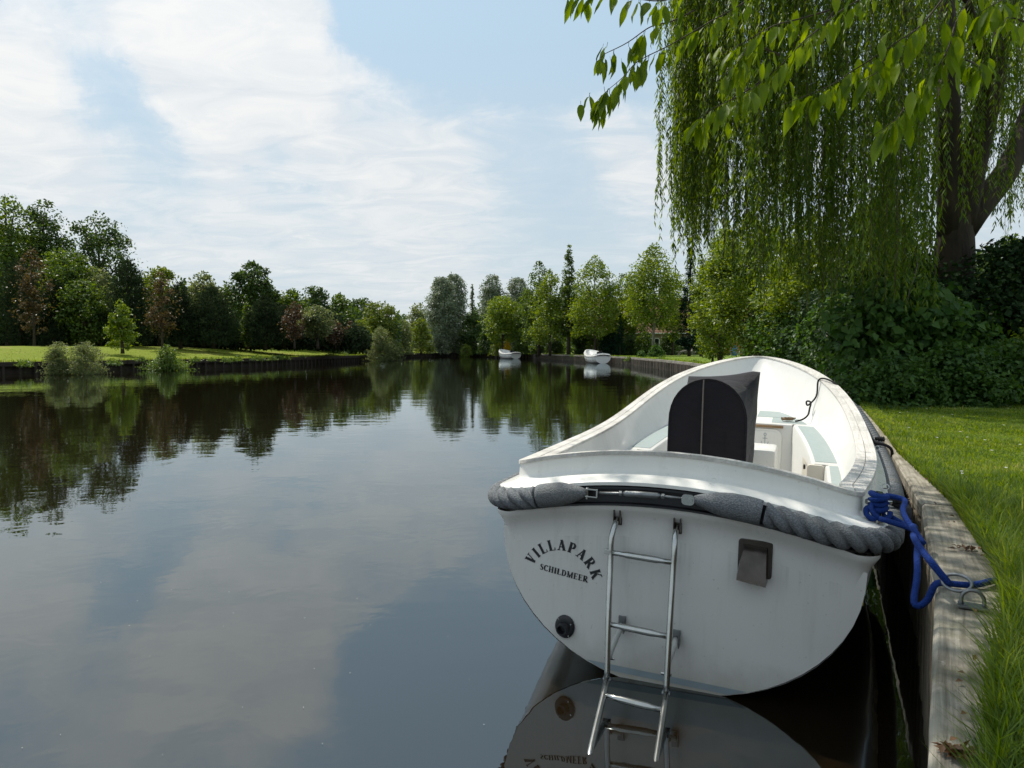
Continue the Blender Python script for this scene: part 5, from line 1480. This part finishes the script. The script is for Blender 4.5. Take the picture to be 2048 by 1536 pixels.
# fittings on the starboard deck edge
def edge_pt(v, n, dz):
    k = [i for i in range(len(BP)) if BP[i, 0] > .3 and BP[i, 1] > .01]
    i = min(k, key=lambda j: abs(BP[j, 1] - v)); return Vector((BP[i, 0] + BN[i, 0] * n, BP[i, 1] + BN[i, 1] * n, BP[i, 2] + dz))
for v in (1.05, 2.6, 4.6):
    p = edge_pt(v, .045, -.098); mm = MB()
    mm.tube([(p.x + .018 * math.cos(a), p.y + .018 * math.sin(a) * .4, p.z + .012 + .014 * math.sin(a)) for a in np.linspace(0, 2 * math.pi, 12)], .0028, 6)
    mm.box((p.x, p.y, p.z + .002), (.026, .014, .006))
    mm.build('eye_pad', M_STEEL, boat, smooth=True, angle=40)
p = edge_pt(.10, .055, -.105)
BOLL = BM @ p
mm = MB(); mm.tube([p, p + Vector((0, 0, .115))], .014, 12); mm.tube([p + Vector((-.045, -.02, .075)), p + Vector((.045, .02, .075))], .011, 10); mm.tube([p + Vector((0, 0, -.002)), p + Vector((0, 0, .008))], .03, 14)
mm.build('mooring_post', M_STEEL, boat, smooth=True, angle=40)

# fold-away canvas cover over the steering console
cov = empty('console_cover'); cov.matrix_world = BM @ Matrix.Translation((-.08, 2.05, SOLE))
tag(cov, 'black canvas cover with a centre zip over the steering console in the boat', 'cover')
def cl(q): return (q[0] + .08, q[1] - 2.05, q[2] - SOLE)
nA = 40
def arch(u0, u1, zs, zt, v, grow=0.0):
    pts = []
    for k in range(nA + 1):
        f = k / nA
        if f < .28: pts.append((u0 - grow, v, SOLE + (zs - SOLE) * f / .28))
        elif f > .72: pts.append((u1 + grow, v, SOLE + (zs - SOLE) * (1 - f) / .28))
        else:
            a = math.pi * (1 - (f - .28) / .44); c_ = (u0 + u1) / 2
            pts.append((c_ + (u1 - u0 + 2 * grow) / 2 * math.cos(a), v, zs + (zt - zs) * math.sin(a) ** .9))
    return pts
def frame_pts(v):
    tl, tr_ = (-.275, 1.372), (.212, 1.436); out = []
    for k in range(nA + 1):
        f = k / nA
        if f < .40: g = f / .40; out.append((-.365 + (.09 * max(0, (g - .6) / .4)), v, SOLE + (tl[1] - SOLE) * g))
        elif f > .62: g = (1 - f) / .38; out.append((.178 + .034 * g, v, SOLE + (tr_[1] - SOLE) * g))
        else: g = (f - .40) / .22; out.append((tl[0] + (tr_[0] - tl[0]) * g, v, tl[1] + (tr_[1] - tl[1]) * g - .018 * math.sin(math.pi * g)))
    return out
A = arch(-.345, .165, 1.075, 1.372, 1.86); B_ = frame_pts(2.22)
R_ = []
for f in np.linspace(0, 1, 9):
    row = []
    for k, (a, b) in enumerate(zip(A, B_)):
        q = [a[i] * (1 - f) + b[i] * f for i in range(3)]
        s_ = math.sin(math.pi * f); q[2] -= (.030 * s_ + .010 * math.sin(f * 7 + k * .9) * s_) * (1 if q[2] > 1.1 else 0); q[0] += (-.008 if q[0] > 0 else .008) * s_ + .004 * math.sin(k * 1.7 + f * 9)
        row.append(cl(q))
    R_.append(row)
back = [cl((p_[0] * .96, p_[1] + .12, SOLE + (p_[2] - SOLE) * .985)) for p_ in B_]
m = MB(); m.loft(R_ + [back], closed=False); m.f.append(tuple(range(len(m.v) - nA - 1, len(m.v))))
m.build('skirt', M_CANVAS, cov, smooth=True, angle=60)
A2 = arch(-.345, .165, 1.075, 1.372, 1.858, -.003)
m = MB(); cen = [cl((-.09 + (p_[0] + .09) * .5, 1.845 + .004 * math.sin(i), SOLE + (p_[2] - SOLE) * .96)) for i, p_ in enumerate(A2)]
m.loft([[cl(p_) for p_ in A2], cen], closed=False); m.f.append(tuple(range(nA + 1, 2 * nA + 2)))
m.build('flap', M_CANVAS, cov, smooth=True)
m = MB(); m.tube([cl(p_) for p_ in arch(-.345, .165, 1.075, 1.372, 1.855)], .006, 6); m.build('piping', M_CANVAS, cov, smooth=True)
m = MB(); m.tube([cl((-.118, 1.838, SOLE + .03)), cl((-.120, 1.836, .9)), cl((-.122, 1.840, 1.30)), cl((-.123, 1.853, 1.366))], .0055, 6); m.build('zip', M_ZIP, cov)

# ------------------------------------------------------------------ lines and fittings
def rope_obj(name, label, pts, rad, mat, n=80, cat='rope', segs=8, twist=0.0):
    p = spline(pts, n); o0 = p[0]
    mm = MB(); mm.tube([q - o0 for q in p], rad, segs)
    o = mm.build(name, mat, smooth=True); o.location = o0
    return tag(o, label, cat)
def bw(u, v, z): return BM @ Vector((u, v, z))
E0 = edge_pt(4.65, -.02, .012); E1 = edge_pt(4.55, -.13, -.01)
rope_obj('black_line', 'thin black line with a loop hanging down inside the boat bow',
         [bw(*(edge_pt(4.30, .03, -.05))), bw(*edge_pt(4.45, -.03, .012)), bw(*edge_pt(4.55, -.125, .0)), bw(.62, 4.45, 1.14), bw(.565, 4.38, 1.06), bw(.535, 4.33, 1.055), bw(.535, 4.33, 1.085), bw(.56, 4.33, 1.085), bw(.565, 4.3, 1.03), bw(.55, 4.25, .96), bw(.50, 4.22, .915), bw(.44, 4.22, .895)], .0085, M_BLACKROPE, 110)
m = MB()
sr = random.Random(4)
for k in range(16):
    q0 = Vector((sr.uniform(-.05, .02), sr.uniform(-.03, .03), sr.uniform(0, .025))); m.tube([q0, q0 + Vector((sr.uniform(.03, .08), sr.uniform(-.02, .02), sr.uniform(-.004, .012)))], [.009, .005], 5)
st = m.build('dead_twigs', M_TWIGBROWN); st.matrix_world = BM @ Matrix.Translation((.36, 4.24, .900)); tag(st, 'small brown bundle of dead twigs at the end of the black line', 'twigs')
m = MB()
for k in range(9):
    a_ = sr.uniform(0, 6.3); q0 = Vector((sr.uniform(-.05, .05), sr.uniform(-.05, .05), .004 + k * .0015)); d_ = Vector((math.cos(a_), math.sin(a_), .1)) * .03; n_ = Vector((-d_.y, d_.x, .004)) * .4
    m.quad(q0, q0 + d_ * .5 + n_, q0 + d_, q0 + d_ * .5 - n_)
st = m.build('fallen_leaves', M_TWIGBROWN); st.matrix_world = BM @ Matrix.Translation((.70, 1.62, float(zbench(1.62)) + .003)); tag(st, 'little heap of brown fallen leaves in the boat stern corner', 'leaves')
for v, lab in ((2.9, 'short black lashing tied round the rope fender amidships'), (.62, 'short black lashing tied round the rope fender near the blue rope')):
    a0 = edge_pt(v, .03, -.09); a1 = edge_pt(v - .02, .075, -.098); a2 = edge_pt(v - .06, .115, -.105); a3 = edge_pt(v - .10, .158, -.135); a4 = edge_pt(v - .13, .166, -.19)
    p = spline([a0, a1, a2, a3, a4], 26); mm = MB(); mm.tube([q - a0 for q in p], [.011 + .008 * math.exp(-((i - 8) / 4) ** 2) for i in range(26)], 8)
    for k in range(3): mm.tube([(.045 + .016 * k + .012 * math.cos(t), -.01 + .02 * math.sin(t), .004 + .012 * math.sin(t * 2)) for t in np.linspace(0, 6.28, 10)], .008, 6)
    o = mm.build('lashing', M_BLACKROPE, smooth=True); o.matrix_world = BM @ Matrix.Translation(a0); tag(o, lab, 'rope')
# blue mooring rope: knot on the post, line to the ring, slack loop over the quay
K = BOLL + Vector((0, 0, .07))
br = MB()
def spun(c, r0, r1, turns, z0, z1, rad, tilt=0.0, n=40):
    return [Vector((c.x + (r0 + (r1 - r0) * k / n) * math.cos(6.283 * turns * k / n + tilt), c.y + (r0 + (r1 - r0) * k / n) * math.sin(6.283 * turns * k / n + tilt), c.z + z0 + (z1 - z0) * k / n + .012 * math.sin(9 * k / n + tilt))) for k in range(n + 1)]
br.tube([p - K for p in spun(K, .024, .031, 3.2, -.05, .02, .013)], .0115, 8)
br.tube([p - K for p in spun(K + Vector((0, 0, .015)), .020, .028, 1.6, -.02, .025, .013, 2.0)], .0115, 8)
loop = [K + Vector((.036 * math.cos(t), .022 * math.sin(t) - .02, .036 * math.sin(t) - .02)) for t in np.linspace(.4, 6.0, 20)]
br.tube([p - K for p in loop], .0105, 8)
loop = [K + Vector((-.036 + .02 * math.cos(t), -.02 + .016 * math.sin(t), -.035 + .02 * math.sin(t))) for t in np.linspace(0, 6.2, 16)]
br.tube([p - K for p in loop], .0105, 8)
ZQ = HB + .019
RING = Vector(on(1922, 1188, ZQ + .03)) - Vector((0, 0, .03))
ring_c = RING + Vector((-.005, .0, .045))
l1 = spline([K + Vector((-.02, -.045, -.05)), K + Vector((.04, -.09, -.065)), K.lerp(ring_c, .5) + Vector((0, 0, .02)), ring_c + Vector((-.03, .04, .03)), ring_c + Vector((-.008, .03, .0))], 40)
br.tube([p - K for p in l1], .0108, 8)
l1 = spline([K + Vector((.04, -.02, -.05)), K + Vector((.07, -.10, -.07)), K.lerp(ring_c, .45) + Vector((.012, .0, .03)), K.lerp(ring_c, .6) + Vector((.004, 0, .02))], 30)
br.tube([p - K for p in l1], .0105, 8)
l2 = spline([K + Vector((.03, 0, .03)), K + Vector((.085, -.02, .02)), at(1806, 1020, 2.62), at(1828, 1062, 2.52), at(1834, 1110, 2.36), at(1832, 1170, 2.26), at(1836, 1212, 2.2), at(1850, 1205, 2.2), on(1868, 1172, ZQ + .012), on(1890, 1166, ZQ + .014), on(1935, 1170, ZQ + .014), on(1985, 1162, ZQ + .014), on(2015, 1163, ZQ + .0)], 90)
br.tube([p - K for p in l2], .0105, 8)
bo = br.build('blue_mooring_rope', M_BLUEROPE, smooth=True); bo.location = K
tag(bo, 'blue braided mooring rope knotted on the stern post and led to the quay ring', 'rope')
# ring on the quay
mr = empty('mooring_ring', on(1945, 1215, ZQ)); o0 = mr.location.copy()
tag(mr, 'galvanised mooring ring on a staple plate screwed to the quay plank', 'mooring ring')
m = MB(); m.box((0, 0, .004), (.075, .05, .007), Matrix.Rotation(R(-32), 3, 'Z')); m.build('plate', M_STEEL_DULL, mr, bevel=.001)
m = MB(); m.tube(spline([(-.024, .012, .004), (-.022, .013, .036), (0, 0, .052), (.022, -.013, .036), (.024, -.014, .004)], 16), .0055, 8); m.build('staple', M_STEEL_DULL, mr, smooth=True)
rc_ = ring_c - o0
m = MB(); ax = Vector((-.75, 1.0, 0)).normalized(); up_ = Vector((.35, .1, .92)).normalized(); rr_ = .040
cen = Vector((-.004, .012, .05)) + ax * rr_ * .9 + up_ * .012
m.tube([cen + ax * rr_ * math.cos(t) + up_ * .62 * rr_ * math.sin(t) for t in np.linspace(0, 2 * math.pi, 33)], .0055, 8, caps=False); m.build('ring', M_STEEL_DULL, mr, smooth=True)

# litter on the quay
n = 240; lr = np.random.default_rng(12)
s_ = 1.5 + lr.random(n) * 9.0
pts = np.array([along(qpts, a)[0] for a in s_]); tgs = np.array([along(qpts, a)[1] for a in s_]); nn = np.stack([tgs[:, 1], -tgs[:, 0]], 1)
w = .02 + .21 * lr.random(n) ** .55
P = np.stack([pts[:, 0] + nn[:, 0] * w, pts[:, 1] + nn[:, 1] * w, np.full(n, ZQ + .006)], 1)
D = np.stack([lr.normal(size=n), lr.normal(size=n), .25 * lr.random(n)], 1); N = np.stack([lr.normal(size=n) * .35, lr.normal(size=n) * .35, np.ones(n)], 1)
hp = np.array(on(1912, 1508, ZQ)); q = lr.normal(size=(60, 2)) * np.array([.016, .010]); P[:60] = np.stack([hp[0] + q[:, 0], hp[1] + q[:, 1], np.full(60, ZQ + .006)], 1)
hp = np.array(on(1935, 1100, ZQ)); q = lr.normal(size=(30, 2)) * np.array([.03, .02]); P[60:90] = np.stack([hp[0] + q[:, 0], hp[1] + q[:, 1], np.full(30, ZQ + .006)], 1)
M_LITTER = leaf_mat('dead_leaf', (0.05, 0.024, 0.010), (0.19, 0.10, 0.045), .1)
o = leaf_mesh('leaf_litter', P, D, N, .022 * (.5 + lr.random(n)), .013, M_LITTER, fold=.3)
tag(o, 'brown dead leaves scattered on the quay planks', 'litter', kind='stuff')

# ================================================================== FAR BOATS
def far_boat(name, label, loc, heading, motor=True):
    root = empty(name, loc, (0, 0, -heading)); tag(root, label, 'boat')
    mm = MB(); hull_mesh(mm); mm.loft(transom_pts(8), closed=False); mm.build('hull', M_GEL, root, smooth=True, angle=50)
    mm = MB(); sweep(mm, [(.074, -.222), (.050, -.26), (.0304, -.34)], False); sweep(mm, [(-.1, -.02), (-.012, -.02), (-.004, -.08), (.085, -.118), (.07, -.14)], False); mm.build('deck_edge', M_GEL, root, smooth=True, angle=50)
    mm = MB(); sweep(mm, [(-.112, -.019), (-.112, 0), (0, 0), (0, -.019)], True); mm.build('capping', M_GEL, root)
    mm = MB(); sweep(mm, [(.05, -.14), (.105, -.145), (.105, -.215), (.045, -.229)], False); mm.build('rubber_belt', M_GEL, root)
    mm = MB(); t_ = [(-.60, -.09, crown_z(-.6) - .17), (-.3, -.1, crown_z(-.3) - .17), (0, -.1, TRIM_C - .17), (.3, -.1, crown_z(.3) - .17), (.6, -.09, crown_z(.6) - .17), (.8, .02, .86)]; mm.tube(t_, .05, 8); mm.build('stern_fender', M_RUBBER, root, smooth=True)
    mm = MB(); mm.loft(rows, closed=True); mm.v += [(-.6, .4, .7), (.6, .4, .7), (.6, 5.0, .7), (-.6, 5.0, .7)]; k = len(mm.v) - 4; mm.f.append((k, k + 1, k + 2, k + 3)); mm.build('inner_liner', M_GEL_IN, root, smooth=True)
    mm = MB(); mm.box((.15, 1.9, .95), (.5, .35, .62)); mm.tube([(.0, 1.75, 1.24), (.2, 1.65, 1.34), (.35, 1.7, 1.3)], .03, 6); mm.build('console', M_CANVAS, root, bevel=.04)
    return root
far_boat('far_boat', 'nearer of the two small white boats moored along the right bank', (8.75, 67.5, -.131), R(-7))
far_boat('far_boat', 'farther small white boat moored below the round bright tree', (.55, 98.0, -.131), R(-22))

# ================================================================== GARDENS ON THE RIGHT BANK
def house(name, label, cx, cy, w, dpt, wall_h, ridge, wall_mat, rot=0.0):
    root = empty(name, (cx, cy, HB - .05), (0, 0, rot)); tag(root, label, 'house')
    mm = MB(); mm.box((0, 0, wall_h / 2), (w, dpt, wall_h)); mm.build('wall', wall_mat, root)
    rf = MB(); n_ = 22; ov = .45
    for sgn in (-1, 1):
        for k in range(n_):
            f0, f1 = k / n_, (k + 1) / n_
            y0 = sgn * (dpt / 2 + ov) * (1 - f0); y1 = sgn * (dpt / 2 + ov) * (1 - f1)
            z0_ = wall_h - .15 + (ridge - wall_h + .15) * f0; z1_ = wall_h - .15 + (ridge - wall_h + .15) * f1
            rf.quad((-w / 2 - ov, y0, z0_ + .05), (w / 2 + ov, y0, z0_ + .05), (w / 2 + ov, y1, z1_ + .01), (-w / 2 - ov, y1, z1_ + .01))
            rf.quad((-w / 2 - ov, y0, z0_), (w / 2 + ov, y0, z0_), (w / 2 + ov, y0, z0_ + .05), (-w / 2 - ov, y0, z0_ + .05))
    roof = rf.build('roof', M_ROOF, root)
    mm = MB(); mm.box((w * .28, .3, ridge + .3), (.7, .7, 1.2)); mm.build('chimney', M_BRICK, roof)
    mm = MB()
    for sgn in (-1, 1): mm.quad((sgn * w / 2, -dpt / 2, wall_h), (sgn * w / 2, dpt / 2, wall_h), (sgn * w / 2, 0, ridge - .1))
    mm.build('gable', wall_mat, root)
    mm = MB(); mm.box((0, -dpt / 2 - ov - .03, wall_h - .18), (w + .9, .12, .14)); mm.build('gutter', M_WHITE, root)
    for x in (-w * .36, -w * .12, w * .14, w * .37):
        mm = MB(); mm.box((x, -dpt / 2 - .03, wall_h * .52), (1.3, .08, 1.3)); wd = mm.build('window', M_WHITE, root)
        for s2 in (-1, 1):
            mm = MB(); mm.box((x + s2 * .3, -dpt / 2 - .075, wall_h * .52), (.5, .03, 1.1)); mm.build('pane', M_GLASS, wd)
    mm = MB(); mm.box((0.02 * w, -dpt / 2 - .04, 1.05), (.95, .06, 2.1)); mm.build('door', M_ORANGE, root)
    return root
house('house', 'house with a red tiled roof behind the broad tree on the right bank', 17.2, 96, 12.5, 8.0, 3.0, 7.6, M_BRICK, R(-4))
house('house', 'house with an orange wall glimpsed behind the leaning tree', 31.0, 92, 8.0, 7.0, 4.4, 6.8, M_ORANGE, R(-6))
# garden lounger
gl_ = empty('garden_lounger', (*at(1372, 709, 78).to_2d(), HB)); tag(gl_, 'grey wooden garden lounger with raised back on the right lawn', 'lounger')
M_GREYWOOD = timber('grey_wood', (.16, .15, .13), (.34, .32, .28), 0, 'X', .6)
for k in range(5):
    m = MB(); m.box((-.25, -.3 + .15 * k, .42), (1.5, .12, .04)); m.build('slat', M_GREYWOOD, gl_)
for k in range(5):
    m = MB(); m.box((.78, -.3 + .15 * k, .76), (.10, .12, .95), Matrix.Rotation(R(32), 3, 'Y')); m.build('back_slat', M_GREYWOOD, gl_)
for sy in (-.34, .34):
    m = MB(); m.tube(spline([(-.85, sy, .0), (-.6, sy, .38), (0, sy, .56), (.5, sy, .50), (.95, sy, .02)], 14), .05, 6); m.build('frame', M_GREYWOOD, gl_)
# red, white and blue things in the garden
q = at(1452, 708, 76)
gp = empty('garden_cart', (q.x, 76, HB)); tag(gp, 'small red and white garden cart at the hedge', 'cart')
m = MB(); m.box((.05, 0, .55), (.42, .5, .62)); m.build('body', M_REDP, gp, bevel=.04)
m = MB(); m.box((-.28, 0, .62), (.22, .45, 1.05)); m.build('side_box', M_WHITE, gp, bevel=.03)
for sx in (-.25, .2):
    m = MB(); m.tube([(sx, -.3, .18), (sx, .3, .18)], .17, 12); m.build('wheel', M_BLACK, gp, smooth=True, angle=40)
m = MB(); m.tube([(-.5, 0, .4), (-.62, 0, 1.1), (-.5, 0, 1.35), (.1, 0, 1.32)], .025, 6); m.build('handle', M_STEEL_DULL, gp)
q = at(1466, 708, 77); bt = empty('water_barrel', (q.x + .1, 77, HB)); tag(bt, 'blue water barrel right of the red garden cart', 'barrel')
m = MB(); a = np.linspace(0, 2 * math.pi, 17)[:-1]; m.loft([[(r_ * math.cos(t), r_ * math.sin(t), z) for t in a] for r_, z in ((.26, 0), (.31, .15), (.33, .55), (.31, .95), (.27, 1.08))], closed=True, caps=True); m.build('body', M_BLUE, bt, smooth=True, angle=40)
m = MB(); m.loft([[(r_ * math.cos(t), r_ * math.sin(t), z) for t in a] for r_, z in ((.285, 1.08), (.285, 1.13), (.26, 1.14))], closed=True, caps=True); m.build('lid', M_BLUE, bt, smooth=True, angle=40)

# specks of fluff drifting on the water
n = 60; fr_ = np.random.default_rng(8)
pxs = fr_.uniform(30, 980, n); pys = 760 + 760 * fr_.random(n) ** 1.3
P = np.array([tuple(on(a, b, .004)) for a, b in zip(pxs, pys)])
D = np.stack([fr_.normal(size=n), fr_.normal(size=n), np.zeros(n)], 1); N = np.tile(np.array([0, 0, 1.0]), (n, 1))
o = leaf_mesh('floating_fluff', P, D, N, .003 + .0045 * fr_.random(n), .003, M_PVC, fold=.2)
tag(o, 'tiny pale specks of fluff floating on the water', 'fluff', kind='stuff')
